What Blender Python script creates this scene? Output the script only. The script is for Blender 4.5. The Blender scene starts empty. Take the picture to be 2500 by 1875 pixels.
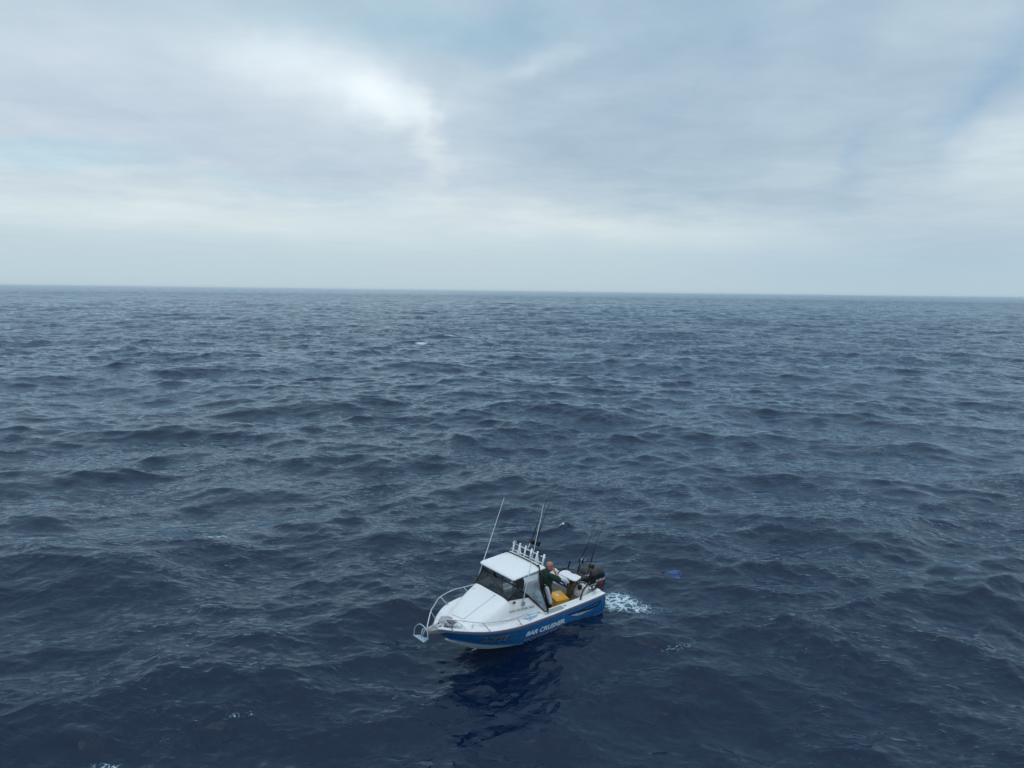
import bpy, bmesh, math, random
import numpy as np
from mathutils import Vector, Matrix, Euler
R_ = math.radians
random.seed(7)
scene = bpy.context.scene
COL = scene.collection

# ---------------------------------------------------------------- camera
CAM_H = 9.543
FPX = 1766.0                       # focal length in pixels of the 2500 px wide photograph
PITCH = math.atan((937.5 - 711.0) / FPX)
ROLL = math.atan((725.7 - 695.0) / 2500.0)
fwd = Vector((0, math.cos(PITCH), -math.sin(PITCH)))
up0 = Vector((0, math.sin(PITCH), math.cos(PITCH)))
rt0 = Vector((1, 0, 0))
rt = rt0 * math.cos(ROLL) + up0 * math.sin(ROLL)
up = up0 * math.cos(ROLL) - rt0 * math.sin(ROLL)
cam_d = bpy.data.cameras.new("camera")
cam = bpy.data.objects.new("camera", cam_d)
COL.objects.link(cam)
cam.matrix_world = Matrix(((rt.x, up.x, -fwd.x, 0), (rt.y, up.y, -fwd.y, 0), (rt.z, up.z, -fwd.z, CAM_H), (0, 0, 0, 1)))
cam_d.sensor_width = 36.0
cam_d.lens = 36.0 * FPX / 2500.0
cam_d.clip_start = 0.1
cam_d.clip_end = 60000.0
scene.camera = cam
scene.view_settings.view_transform = 'Standard'
scene.view_settings.look = 'None'
scene.view_settings.exposure = 0.0
scene.view_settings.gamma = 1.0

# ---------------------------------------------------------------- sun behind the overcast
SUN_EL, SUN_AZ = R_(62), R_(160)          # azimuth measured from +Y towards +X
sd = bpy.data.lights.new("sun", 'SUN')
sd.energy = 0.55
sd.angle = R_(60)
sd.color = (1.0, 0.98, 0.96)
sun = bpy.data.objects.new("sun", sd)
COL.objects.link(sun)
sdir = Vector((math.sin(SUN_AZ) * math.cos(SUN_EL), math.cos(SUN_AZ) * math.cos(SUN_EL), math.sin(SUN_EL)))
sun.rotation_euler = sdir.to_track_quat('Z', 'Y').to_euler()
sun.location = sdir * 60

# ---------------------------------------------------------------- overcast sky
world = bpy.data.worlds.new("World")
scene.world = world
world.use_nodes = True
NT = world.node_tree
NT.nodes.clear()

class G:
    """small helper for building node graphs"""
    def __init__(s, nt): s.nt = nt
    def n(s, t, **k):
        nd = s.nt.nodes.new(t)
        for a, b in k.items(): setattr(nd, a, b)
        return nd
    def put(s, sock, v):
        if hasattr(v, 'is_output') or isinstance(v, bpy.types.NodeSocket): s.nt.links.new(v, sock)
        else: sock.default_value = v
    def m(s, op, a, b=None, c=None, clamp=False):
        nd = s.n('ShaderNodeMath', operation=op, use_clamp=clamp)
        s.put(nd.inputs[0], a)
        if b is not None: s.put(nd.inputs[1], b)
        if c is not None: s.put(nd.inputs[2], c)
        return nd.outputs[0]
    def v(s, op, a, b=None, scale=None):
        nd = s.n('ShaderNodeVectorMath', operation=op)
        s.put(nd.inputs[0], a)
        if b is not None: s.put(nd.inputs[1], b)
        if scale is not None: s.put(nd.inputs['Scale'], scale)
        return nd.outputs['Value'] if op in ('LENGTH', 'DOT_PRODUCT') else nd.outputs[0]
    def xyz(s, x, y, z):
        nd = s.n('ShaderNodeCombineXYZ')
        for i, q in enumerate((x, y, z)): s.put(nd.inputs[i], q)
        return nd.outputs[0]
    def noise(s, vec, scale, detail=4, rough=.5, col=False, dist=0.0):
        nd = s.n('ShaderNodeTexNoise')
        s.put(nd.inputs['Vector'], vec)
        nd.inputs['Scale'].default_value = scale
        nd.inputs['Detail'].default_value = detail
        nd.inputs['Roughness'].default_value = rough
        nd.inputs['Distortion'].default_value = dist
        return nd.outputs['Color' if col else 'Fac']
    def ss(s, x, a, b, lo=0.0, hi=1.0):
        nd = s.n('ShaderNodeMapRange', interpolation_type='SMOOTHSTEP')
        s.put(nd.inputs[0], x); s.put(nd.inputs[1], a); s.put(nd.inputs[2], b)
        s.put(nd.inputs[3], lo); s.put(nd.inputs[4], hi)
        return nd.outputs[0]
    def mixc(s, f, a, b):
        nd = s.n('ShaderNodeMix', data_type='RGBA')
        s.put(nd.inputs[0], f); s.put(nd.inputs[6], a); s.put(nd.inputs[7], b)
        return nd.outputs[2]

def sky_angles(px, py):
    """direction (azimuth, elevation in degrees) in which a cloud stands"""
    d = fwd + rt * ((px - 1250.0) / FPX) - up * ((py - 937.5) / FPX)
    d.normalize()
    return math.degrees(math.atan2(d.x, d.y)), math.degrees(math.asin(d.z))

g = G(NT)
tc = g.n('ShaderNodeTexCoord').outputs['Generated']
sep = g.n('ShaderNodeSeparateXYZ'); g.put(sep.inputs[0], tc)
az = g.m('MULTIPLY', g.m('ARCTAN2', sep.outputs[0], sep.outputs[1]), 57.29578)
el = g.m('MULTIPLY', g.m('ARCSINE', sep.outputs[2]), 57.29578)
# cloud deck coordinates: the direction carried onto a flat layer overhead
invz = g.m('DIVIDE', 1.0, g.m('MAXIMUM', g.m('ADD', sep.outputs[2], 0.06), 0.02))
deck = g.xyz(g.m('MULTIPLY', sep.outputs[0], invz), g.m('MULTIPLY', sep.outputs[1], invz), 0.0)
pos0 = g.xyz(az, el, 0.0)
w1 = g.noise(pos0, 0.085, 5, .55, col=True)
w2 = g.noise(deck, 1.3, 6, .58, col=True)
warp = g.v('ADD', g.v('SCALE', g.v('SUBTRACT', w1, (.5, .5, .5)), scale=9.0), g.v('SCALE', g.v('SUBTRACT', w2, (.5, .5, .5)), scale=5.0))
warp = g.v('MULTIPLY', warp, (1.0, 0.55, 0.0))
pos = g.v('ADD', pos0, g.v('SCALE', warp, scale=g.ss(el, 0.5, 9.0, .12, 1.0)))
# (px, py, width, height in degrees, tilt, falloff power, colour offset): light and dark areas of the cloud cover
SKY = [
 (945, 255, 4.0, 1.9, -8, 3, (.26, .24, .21)), (690, 165, 4.6, 1.8, -6, 2, (.16, .15, .13)), (820, 215, 7.5, 2.6, -14, 2, (.09, .08, .07)),
 (1050, 350, .9, 3.2, 4, 2, (.15, .125, .09)), (1150, 225, 2.8, 1.9, 0, 2, (.10, .09, .07)), (1325, 160, 3.2, .9, 22, 2, (.14, .13, .11)),
 (420, 520, 20, 1.35, -2, 2, (.125, .105, .065)), (1450, 545, 15, 1.25, -4, 2, (.12, .095, .06)), (880, 430, 9, 1.5, 0, 2, (-.07, -.07, -.04)),
 (250, 300, 13, 2.6, -3, 2, (-.02, -.035, -.01)), (1735, 215, 22.0, 9.4, -3, 8, (-.125, -.105, -.08)), (1500, 400, 12, 3.2, -3, 4, (-.03, -.03, -.02)), (2180, 530, 12, 2.4, -7, 5, (-.05, -.05, -.035)),
 (2085, 385, .9, 3.0, -32, 2, (-.06, -.045, -.01)), (2345, 270, 1.1, 2.8, -28, 2, (-.07, -.05, -.01)), (2480, 90, 2.0, 4.2, -30, 2, (-.07, -.055, -.03)),
 (2330, 40, 2.6, 2.2, -25, 2, (.08, .07, .05)), (2470, 340, 4.0, 1.5, 14, 2, (.11, .10, .08)), (1950, 420, 4.5, 1.0, 8, 2, (.03, .03, .02)),
 (1000, 55, 11, 2.1, 0, 2, (-.10, -.05, -.03)), (60, 120, 9, 2.2, 5, 2, (.05, .045, .04)), (90, 362, 7.5, .75, 3, 3, (-.085, -.015, .0)),
 (640, 452, 9, .5, -5, 2, (-.06, -.01, .0)), (300, 400, 12, .55, -2, 2, (.06, .05, .035)), (2250, 640, 16, 2.3, 0, 2, (-.08, -.065, -.03)),
 (1790, 90, 2.2, 2.6, -30, 2, (-.03, -.03, -.01)), (1330, 300, 5.5, 1.6, 20, 2, (.03, .03, .03)), (1480, 60, 3.0, 1.3, 0, 2, (.05, .05, .04)),
]
ramp = g.n('ShaderNodeValToRGB')
g.put(ramp.inputs[0], g.m('DIVIDE', el, 90.0))
cr = ramp.color_ramp
stops = [(0.0, (.50, .635, .705)), (3.0, (.54, .67, .74)), (7, (.60, .705, .77)), (14, (.55, .66, .75)), (22, (.50, .63, .73)), (36, (.50, .68, .84)), (75, (.86, 1.0, 1.14))]
while len(cr.elements) < len(stops): cr.elements.new(0.5)
for e, (a, c) in zip(cr.elements, stops):
    e.position = a / 90.0
    e.color = (*c, 1)
total = ramp.outputs[0]
for (px, py, sx, sy, rot, pw, dc) in SKY:
    a0, e0 = sky_angles(px, py)
    mp = g.n('ShaderNodeMapping', vector_type='TEXTURE')
    g.put(mp.inputs[0], pos)
    mp.inputs['Location'].default_value = (a0, e0, 0)
    mp.inputs['Rotation'].default_value = (0, 0, R_(rot))
    mp.inputs['Scale'].default_value = (sx, sy, 1)
    ln = g.v('LENGTH', mp.outputs[0])
    wgt = g.m('POWER', 2.71828, g.m('MULTIPLY', g.m('POWER', ln, float(pw)), -1.0))
    total = g.v('ADD', total, g.v('SCALE', dc, scale=wgt))
fib = g.noise(g.v('ADD', g.v('MULTIPLY', deck, (1, 1, 1)), g.v('SCALE', w2, scale=.35)), 2.2, 8, .62)
fib = g.m('MULTIPLY', g.m('SUBTRACT', fib, .5), g.ss(el, 1.0, 8.0, .03, .22))
total = g.v('ADD', total, g.v('SCALE', (1.0, .92, .8), scale=fib))
lowsea = g.ss(el, -1.5, -.3)
total = g.mixc(lowsea, (.02, .045, .075, 1), total)
sky = g.n('ShaderNodeTexSky', sky_type='NISHITA')
sky.sun_disc = False
sky.sun_elevation = SUN_EL
sky.sun_rotation = SUN_AZ
bg1 = g.n('ShaderNodeBackground'); g.put(bg1.inputs[0], sky.outputs[0]); bg1.inputs[1].default_value = 0.1
bg2 = g.n('ShaderNodeBackground'); g.put(bg2.inputs[0], total); bg2.inputs[1].default_value = 1.0
mx = g.n('ShaderNodeMixShader'); mx.inputs[0].default_value = 0.96
g.put(mx.inputs[1], bg1.outputs[0]); g.put(mx.inputs[2], bg2.outputs[0])
g.put(g.n('ShaderNodeOutputWorld').inputs[0], mx.outputs[0])

# sea state
SLOPE1, SLOPE2, SLOPE3, SLOPE4 = .066, .120, .125, .095
JCAP = 1.0
BUMPF, BUMPM = .8, 1.25
ROUGH0, ROUGH1 = .04, .20
WATER = (.0023, .0092, .030)
PEAKS = [(2.10, 28.5, .30, .20, .22), (-13.3, 145.5, 6.5, 1.8, .9), (-16.5, 131.2, 4.0, 1.2, .5), (-8.6, 13.7, .7, .3, .15)]
# foam patches: x, y, half sizes, rotation, strength
FOAM = [(3.35, 21.25, .72, .85, 0, .93), (3.85, 20.95, .85, .75, -30, .66), (2.06, 28.34, .24, .24, 0, 1.6), (-16.4, 130.4, 1.4, .6, 0, 1.25),
        (-12.2, 144.2, 2.4, .5, 0, .9), (-10.8, 25.7, .75, .28, 15, .62), (-11.3, 25.3, .9, .3, 10, .45), (-5.9, 15.0, .6, .12, 20, .47),
        (-8.15, 13.55, .45, .12, 10, .55), (4.7, 20.9, .5, .4, -25, .44), (4.6, 18.7, 1.0, .22, 25, .46), (5.8, 19.6, .7, .18, 10, .42), (2.2, 23.6, 1.2, .35, 25, .50), (4.2, 24.6, .8, .25, 10, .46)]
HAZE = 3e-5
FCAP = .0
GTINT = (.75, .90, 1.0)

# ---------------------------------------------------------------- tagging and building helpers
def tag(o, label=None, cat=None, group=None, kind=None):
    if label: o['label'] = label
    if cat: o['category'] = cat
    if group: o['group'] = group
    if kind: o['kind'] = kind
    return o

# ---------------------------------------------------------------- the pose of the boat on the water
BOAT_T = Vector((2.11586479, 21.35489583, 0.0271153))
BOAT_E = Euler((R_(-3.00329368), R_(2.29871199), R_(222.2524324)), 'XYZ')
M_BOAT = Matrix.Translation(BOAT_T) @ BOAT_E.to_matrix().to_4x4()
M_BI = np.array(M_BOAT.inverted())

def lerp_curve(kx, ky):
    """smooth (monotone-ish) interpolation through knots"""
    kx = np.array(kx, float); ky = np.array(ky, float)
    m = np.gradient(ky, kx)
    def f(x):
        x = np.clip(np.asarray(x, float), kx[0], kx[-1])
        i = np.clip(np.searchsorted(kx, x) - 1, 0, len(kx) - 2)
        h = kx[i + 1] - kx[i]; s = (x - kx[i]) / h
        return (2*s**3 - 3*s**2 + 1) * ky[i] + (s**3 - 2*s**2 + s) * h * m[i] + (-2*s**3 + 3*s**2) * ky[i + 1] + (s**3 - s**2) * h * m[i + 1]
    return f
KX = [0, 1.5, 2.8, 3.6, 4.0, 4.4, 4.9, 5.2, 5.42]
sheer_y = lerp_curve(KX, [1.08, 1.11, 1.14, 1.12, 1.05, .92, .60, .34, .10])
sheer_z = lambda x: .697 + .43 * (np.clip(x, 0, 5.42) / 5.4) ** 1.3
BX = [0, 1.5, 2.8, 3.3, 3.8, 4.3, 4.73, 5.02, 5.13]
chine_y = lerp_curve(BX, [1.02, 1.03, .98, .92, .78, .62, .40, .17, .02])
chine_z = lerp_curve(BX, [.10, .14, .21, .27, .37, .50, .64, .725, .75])
keel_z = lerp_curve([0, 1.5, 2.8, 3.5, 3.9, 4.37, 4.82, 5.0, 5.13], [-.38, -.38, -.34, -.24, -.08, .19, .47, .59, .70])

# ---------------------------------------------------------------- the open sea
def ocean_tile(L, N, lmin, lmax, slope, seed, dirs, lp=20.0):
    """one periodic patch of random wind sea: height and horizontal motion for wavelengths lmin..lmax"""
    rg = np.random.default_rng(seed)
    k1 = 2 * np.pi * np.fft.fftfreq(N, L / N)
    kx, ky = np.meshgrid(k1, k1, indexing='ij')
    k = np.hypot(kx, ky); k[0, 0] = 1
    th = np.arctan2(ky, kx)
    lam = 2 * np.pi / k
    kp = 2 * np.pi / lp
    D = np.zeros_like(k)
    for (a, s, wgt) in dirs:
        D += wgt * np.abs(np.cos((th - R_(a)) / 2)) ** (2 * s)
    S = k ** -4.0 * np.exp(-1.25 * (kp / k) ** 2) * D
    S *= (lam >= lmin) * (lam < lmax)
    S[0, 0] = 0
    A = np.sqrt(S) * (rg.standard_normal((N, N)) + 1j * rg.standard_normal((N, N)))
    h = np.fft.ifft2(A)
    sx = np.fft.ifft2(1j * kx * A).real; sy = np.fft.ifft2(1j * ky * A).real
    sc = slope / math.sqrt((sx ** 2 + sy ** 2).mean())
    h = h.real * sc
    dx = np.fft.ifft2(-1j * kx / k * A).real * -sc
    dy = np.fft.ifft2(-1j * ky / k * A).real * -sc
    jac = np.fft.ifft2((kx * kx + ky * ky) / k * A).real * sc     # crest convergence
    return dict(L=L, N=N, f=np.stack([h, dx, dy, jac], -1).astype(np.float32))

def sample(t, x, y, rot=0.0):
    c, s = math.cos(rot), math.sin(rot)
    u = (c * x + s * y) / t['L'] * t['N']; v = (-s * x + c * y) / t['L'] * t['N']
    i0 = np.floor(u).astype(np.int64); j0 = np.floor(v).astype(np.int64)
    fu = (u - i0)[..., None].astype(np.float32); fv = (v - j0)[..., None].astype(np.float32)
    i0 %= t['N']; j0 %= t['N']; i1 = (i0 + 1) % t['N']; j1 = (j0 + 1) % t['N']
    F = t['f']
    r = (F[i0, j0] * (1 - fu) + F[i1, j0] * fu) * (1 - fv) + (F[i0, j1] * (1 - fu) + F[i1, j1] * fu) * fv
    dx = c * r[..., 1] - s * r[..., 2]; dy = s * r[..., 1] + c * r[..., 2]
    return r[..., 0], dx, dy, r[..., 3]

W_DIR = -97.0
TILES = [
    (ocean_tile(613.0, 1024, 11.0, 300.0, SLOPE1, 11, [(-92, 9, 1.0), (-128, 14, .7), (-62, 14, .6)], 34.0), 11.0, 0.0),
    (ocean_tile(137.0, 1024, 2.6, 11.0, SLOPE2, 25, [(-97, 5, .7), (-62, 9, 1.0), (-130, 8, .7)]), 2.6, .12),
    (ocean_tile(47.0, 1024, .85, 2.6, SLOPE3, 37, [(-95, 4.0, 1.0), (-60, 7, .8), (-128, 7, .5)]), .85, -.15),
    (ocean_tile(19.0, 1024, .20, .85, SLOPE4, 53, [(-95, 2.5, 1.0), (-60, 6, .5)]), .25, .3),
]
CHOP = (1.0, 1.1, 1.0, .9)

def smooth(x, a, b):
    t = np.clip((x - a) / (b - a), 0, 1)
    return t * t * (3 - 2 * t)

def sea(x, y, spacing, calm=None):
    h = np.zeros_like(x); dx = np.zeros_like(x); dy = np.zeros_like(x); jj = np.zeros_like(x)
    calm = 1.0 if calm is None else calm
    gust = .5 + .5 * np.sin(x * .11 + 1.3 * np.sin(y * .07 + 1.0)) * np.sin(y * .09 + 1.1 * np.sin(x * .05))
    for n, ((t, lmin, rot), ch) in enumerate(zip(TILES, CHOP)):
        w = 1.0 - smooth(spacing, lmin * .28, lmin * .9)
        if n >= 2: w = w * (.72 + .5 * gust)
        else: w = w * calm
        a, b, c, j = sample(t, x, y, rot)
        h += a * w; dx += b * w * ch; dy += c * w * ch; jj += j * w
    # extra peaks seen in the photograph: (x, y, length along the crest, width, height)
    for (px, py, sx, sy, hh) in PEAKS:
        d2 = ((x - px) / sx) ** 2 + ((y - py) / sy) ** 2
        h += hh * np.exp(-d2)
    return h, dx, dy, jj

def boat_xy(x, y):
    q = M_BI[:3, :3] @ np.stack([x.ravel(), y.ravel(), np.zeros(x.size)]) + M_BI[:3, 3:4]
    return q[0].reshape(x.shape), q[1].reshape(x.shape)

def sea_final(x, y, spacing):
    """height field with the water lying quietly against the hull"""
    bx, by = boat_xy(x, y)
    d = np.hypot(np.maximum(np.abs(bx - 2.4) - 2.3, 0), np.maximum(np.abs(by) - .55, 0))
    w = 1 - smooth(d, .2, 3.2)
    h, dx, dy, jj = sea(x, y, spacing, 1 - w * .72)
    near = 1 - smooth(d, .0, .5)
    lvl = np.interp(bx, [-2, 0, 2.2, 3.2, 3.9, 4.8, 6.5], [.06, .075, .10, .06, -.12, -.22, -.05])
    h = h * (1 - near * .5) + lvl * w
    dx = dx * (1 - near * .7); dy = dy * (1 - near * .7)
    return h, dx, dy, jj, d

def build_sea():
    th_f = np.arange(-47, 47.001, .074)
    th = np.concatenate([np.arange(-180, -47, 2.5), th_f, np.arange(49.5, 180.01, 2.5)])
    th[0] = -180; 
    th = th[:-1] if th[-1] >= 179.99 else th
    r = [1.5]
    while r[-1] < 26000:
        q = r[-1]
        if q < 9.5: q += 1.0
        else: q += min(max(.030, q * q / 11500.0), q * .0032) if q < 1500 else q * .02
        r.append(q)
    r = np.array(r)
    rr, tt = np.meshgrid(r, np.radians(th), indexing='ij')
    x = rr * np.sin(tt); y = rr * np.cos(tt)
    dr = np.gradient(r)[:, None] * np.ones_like(tt)
    dth = np.gradient(np.radians(th))[None, :] * rr
    sp = np.maximum(dr * .8, dth)
    h, dx, dy, jj, d = sea_final(x, y, sp)
    X = x + dx; Y = y + dy
    bx, by = boat_xy(X, Y)
    # the water stays outside the hull
    yc = chine_y(bx); t = np.clip((h - keel_z(bx) + .1) / np.maximum(chine_z(bx) - keel_z(bx), .02), 0, 1)
    inside = (bx > .06) & (bx < 4.6) & (np.abs(by) < yc * t * .86)
    h = np.where(inside, np.minimum(h, -.75), h)
    # foam
    foam = np.zeros_like(h)
    for (px, py, sx, sy, rot, amp) in FOAM:
        c, s = math.cos(R_(rot)), math.sin(R_(rot))
        u = ((X - px) * c + (Y - py) * s) / sx; v = (-(X - px) * s + (Y - py) * c) / sy
        foam = np.maximum(foam, amp * np.exp(-(u * u + v * v) ** 1.5))
    hull = np.abs(np.abs(by) - yc * t)
    foam = np.maximum(foam, .60 * np.exp(-(hull / .11) ** 2) * ((bx > 2.7) & (bx < 4.3)))
    foam = np.maximum(foam, .46 * np.exp(-(hull / .06) ** 2) * ((bx > .0) & (bx <= 2.7)))
    foam = np.maximum(foam, .34 * smooth(jj, JCAP, JCAP * 1.5) * (rr < 400))
    nr, nc = rr.shape
    co = np.empty((nr * nc + 1, 3), np.float32)
    co[:-1, 0] = X.ravel(); co[:-1, 1] = Y.ravel(); co[:-1, 2] = h.ravel(); co[-1] = (0, 0, 0)
    i = np.arange(nr - 1)[:, None] * nc; j = np.arange(nc)[None, :]; j1 = (j + 1) % nc
    quads = np.stack([(i + j), (i + nc + j), (i + nc + j1), (i + j1)], -1).reshape(-1, 4)[:, ::-1]
    tris = np.stack([np.full(nc, nr * nc), np.arange(nc), (np.arange(nc) + 1) % nc], -1)[:, ::-1]
    me = bpy.data.meshes.new('sea')
    nl = quads.size + tris.size; npoly = len(quads) + len(tris)
    me.vertices.add(len(co)); me.vertices.foreach_set('co', co.ravel())
    me.loops.add(nl); me.loops.foreach_set('vertex_index', np.concatenate([quads.ravel(), tris.ravel()]).astype(np.int32))
    me.polygons.add(npoly)
    ls = np.concatenate([np.arange(len(quads)) * 4, len(quads) * 4 + np.arange(len(tris)) * 3]).astype(np.int32)
    me.polygons.foreach_set('loop_start', ls)
    me.polygons.foreach_set('use_smooth', np.ones(npoly, bool))
    for nm, arr in (('foam', foam), ('spacing', sp)):
        at = me.attributes.new(nm, 'FLOAT', 'POINT')
        at.data.foreach_set('value', np.concatenate([arr.ravel(), [0]]).astype(np.float32))
    me.update(); me.validate()
    print('sea verts', len(co))
    o = bpy.data.objects.new('sea', me)
    COL.objects.link(o)
    o['kind'] = 'structure'
    return o

def sea_material():
    m = bpy.data.materials.new('sea_water'); m.use_nodes = True
    nt = m.node_tree; nt.nodes.clear(); g = G(nt)
    geo = g.n('ShaderNodeNewGeometry').outputs['Position']
    sp = g.n('ShaderNodeAttribute', attribute_name='spacing').outputs['Fac']
    fo = g.n('ShaderNodeAttribute', attribute_name='foam').outputs['Fac']
    cd = R_(W_DIR)
    mp = g.n('ShaderNodeMapping'); g.put(mp.inputs[0], geo)
    mp.inputs['Rotation'].default_value = (0, 0, -cd)
    rotp = mp.outputs[0]                                   # x along the wind
    an = lambda sx, sy: g.v('MULTIPLY', rotp, (sx, sy, .3))
    wp = g.v('SCALE', g.v('SUBTRACT', g.noise(geo, .6, 3, .5, col=True), (.5, .5, .5)), scale=.9)
    def crest(vec, scale, det, rough):
        """sharp-crested ripples"""
        n = g.noise(g.v('ADD', vec, wp), scale, det, rough)
        r = g.m('SUBTRACT', 1.0, g.m('ABSOLUTE', g.m('SUBTRACT', g.m('MULTIPLY', n, 2.0), 1.0)))
        return g.m('ADD', g.m('MULTIPLY', r, .35), g.m('MULTIPLY', n, .65))
    patch = g.ss(g.noise(geo, .16, 4, .55), .35, .65, .55, 1.25)
    fine = g.m('MULTIPLY', crest(an(1.0, .45), 4.2, 5, .62), g.m('MULTIPLY', patch, .085 * BUMPF))
    mid = g.m('MULTIPLY', crest(an(1.0, .5), 1.1, 4, .6), g.ss(sp, .10, .45, .0, .34 * BUMPM))
    big = g.m('MULTIPLY', crest(an(1.0, .55), .22, 3, .55), g.ss(sp, .8, 3.0, .0, 1.5 * BUMPM))
    hgt = g.m('ADD', g.m('ADD', fine, mid), big)
    bp = g.n('ShaderNodeBump'); bp.inputs['Strength'].default_value = 1.0; bp.inputs['Distance'].default_value = 1.0
    g.put(bp.inputs['Height'], hgt)
    rough = g.ss(sp, .05, 8.0, ROUGH0, ROUGH1)
    fr = g.n('ShaderNodeFresnel'); fr.inputs[0].default_value = 1.38; g.put(fr.inputs[1], bp.outputs[0])
    fac = g.m('DIVIDE', fr.outputs[0], g.m('MULTIPLY_ADD', fr.outputs[0], FCAP, 1.0))      # wavelets hide part of the glancing sky
    gl = g.n('ShaderNodeBsdfGlossy'); gl.inputs[0].default_value = (*GTINT, 1)
    g.put(gl.inputs['Roughness'], rough); g.put(gl.inputs['Normal'], bp.outputs[0])
    dw = g.n('ShaderNodeBsdfDiffuse'); g.put(dw.inputs[0], g.mixc(g.ss(fo, .45, 1.1), (*WATER, 1), (.05, .14, .19, 1)))
    pr = g.n('ShaderNodeMixShader'); g.put(pr.inputs[0], fac); g.put(pr.inputs[1], dw.outputs[0]); g.put(pr.inputs[2], gl.outputs[0])
    # lacy foam: cell walls that thicken where the water is churned
    fw = g.v('ADD', geo, g.v('SCALE', g.v('SUBTRACT', g.noise(geo, 2.2, 5, .6, col=True), (.5, .5, .5)), scale=.55))
    def vor(scale):
        nd = g.n('ShaderNodeTexVoronoi', feature='DISTANCE_TO_EDGE'); g.put(nd.inputs['Vector'], g.v('MULTIPLY', fw, (1, 1, .2))); nd.inputs['Scale'].default_value = scale
        return nd.outputs[0]
    lace = g.m('ADD', g.m('MULTIPLY', vor(4.4), 2.4), g.m('MULTIPLY', vor(11.0), 1.6))
    lace = g.m('ADD', lace, g.m('MULTIPLY', g.noise(geo, 5.0, 7, .68), .62))
    fm = g.ss(g.m('SUBTRACT', g.m('MULTIPLY', fo, 1.22), lace), -.12, .40)
    fm = g.m('MULTIPLY', fm, g.ss(fo, .02, .12))
    fcol = g.mixc(g.ss(fm, .2, .95), (.14, .30, .40, 1), (.60, .70, .75, 1))
    df = g.n('ShaderNodeBsdfDiffuse'); g.put(df.inputs[0], fcol); g.put(df.inputs['Normal'], bp.outputs[0])
    mx = g.n('ShaderNodeMixShader'); g.put(mx.inputs[0], fm)
    g.put(mx.inputs[1], pr.outputs[0]); g.put(mx.inputs[2], df.outputs[0])
    g.put(g.n('ShaderNodeOutputMaterial').inputs[0], mx.outputs[0])
    return m
sea_obj = build_sea()
sea_obj.data.materials.append(sea_material())

# ================================================================ materials
def mat(name, col, rough=.5, metal=0.0, alpha=1.0, dirt=None, bump=0.0, bscale=30.0, ior=1.45, coat=0.0, trans=0.0):
    m = bpy.data.materials.new(name); m.use_nodes = True
    g = G(m.node_tree); p = m.node_tree.nodes['Principled BSDF']
    oc = g.n('ShaderNodeTexCoord').outputs['Object']
    if dirt:
        d1 = g.noise(oc, dirt[1], 6, .65)
        f = g.ss(d1, dirt[2], dirt[3], 0.0, dirt[4])
        g.put(p.inputs['Base Color'], g.mixc(f, (*col, 1), (*dirt[0], 1)))
    else:
        n = g.noise(oc, 9.0, 4, .6)
        g.put(p.inputs['Base Color'], g.mixc(g.ss(n, .3, .7, 0.0, .25), (*col, 1), (*[c * .8 for c in col], 1)))
    r = g.noise(oc, 14.0, 3, .5)
    g.put(p.inputs['Roughness'], g.ss(r, .3, .7, max(rough - .07, .02), min(rough + .08, 1)))
    p.inputs['Metallic'].default_value = metal
    p.inputs['Alpha'].default_value = alpha
    p.inputs['IOR'].default_value = ior
    p.inputs['Coat Weight'].default_value = coat
    if bump:
        b = g.n('ShaderNodeBump'); b.inputs['Distance'].default_value = bump; b.inputs['Strength'].default_value = 1.0
        g.put(b.inputs['Height'], g.noise(oc, bscale, 5, .6)); g.put(p.inputs['Normal'], b.outputs[0])
    return m
WHITE = mat('white_paint', (.80, .82, .82), .32, dirt=((.62, .64, .60), 3.0, .50, .80, .55), coat=.2)
WHITE_D = mat('worn_white_paint', (.70, .73, .73), .5, dirt=((.42, .42, .37), 5.0, .48, .72, .7))
LINER = mat('cockpit_paint', (.40, .42, .41), .6, dirt=((.36, .35, .31), 6.0, .45, .7, .8))
BLUE = mat('blue_hull_paint', (.010, .115, .31), .22, dirt=((.008, .08, .22), 2.5, .45, .7, .6), coat=.5)
BOTTOM = mat('bare_hull_bottom', (.78, .83, .83), .35, dirt=((.55, .64, .64), 4.0, .42, .7, .7))
STRAKE = mat('grey_purple_strake', (.11, .11, .16), .4)
ALU = mat('brushed_aluminium', (.55, .57, .58), .38, metal=.8, bump=.0005, bscale=80)
PLATE = mat('dull_plate_aluminium', (.42, .43, .43), .5, metal=.5, dirt=((.25, .25, .25), 12, .45, .65, .6))
STEEL = mat('polished_tube', (.66, .68, .72), .28, metal=.75)
GALV = mat('galvanised_steel', (.46, .57, .66), .5, metal=.3, dirt=((.35, .45, .55), 15, .45, .65, .6))
BLACK = mat('black_trim', (.012, .014, .016), .45, ior=1.45)
RUBBER = mat('black_rubber', (.02, .02, .022), .7)
COWL = mat('black_gloss_cowl', (.009, .009, .011), .30, ior=1.45, dirt=((.05, .05, .05), 5, .5, .75, .35))
COWLTOP = mat('faded_cowl_top', (.028, .030, .035), .55, dirt=((.09, .09, .09), 6, .45, .7, .6))
TXT_W = mat('silver_lettering', (.62, .70, .76), .5)
TXT_K = mat('black_lettering', (.008, .008, .012), .5)
TXT_G = mat('grey_lettering', (.10, .12, .13), .5)
TXT_S = mat('faded_orange_lettering', (.34, .26, .21), .6)
TXT_R = mat('red_lettering', (.55, .02, .03), .5)
TXT_O = mat('pale_outline', (.55, .47, .36), .6)
SKYBLUE = mat('pale_blue_graphic', (.22, .45, .72), .4)
SILVERG = mat('silver_graphic', (.42, .46, .46), .4, dirt=((.25, .3, .32), 8, .4, .6, .8))
DARKG = mat('dark_graphic', (.008, .02, .05), .35)
GREYPAD = mat('grey_non_slip', (.33, .36, .38), .85, bump=.002, bscale=120)
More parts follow.
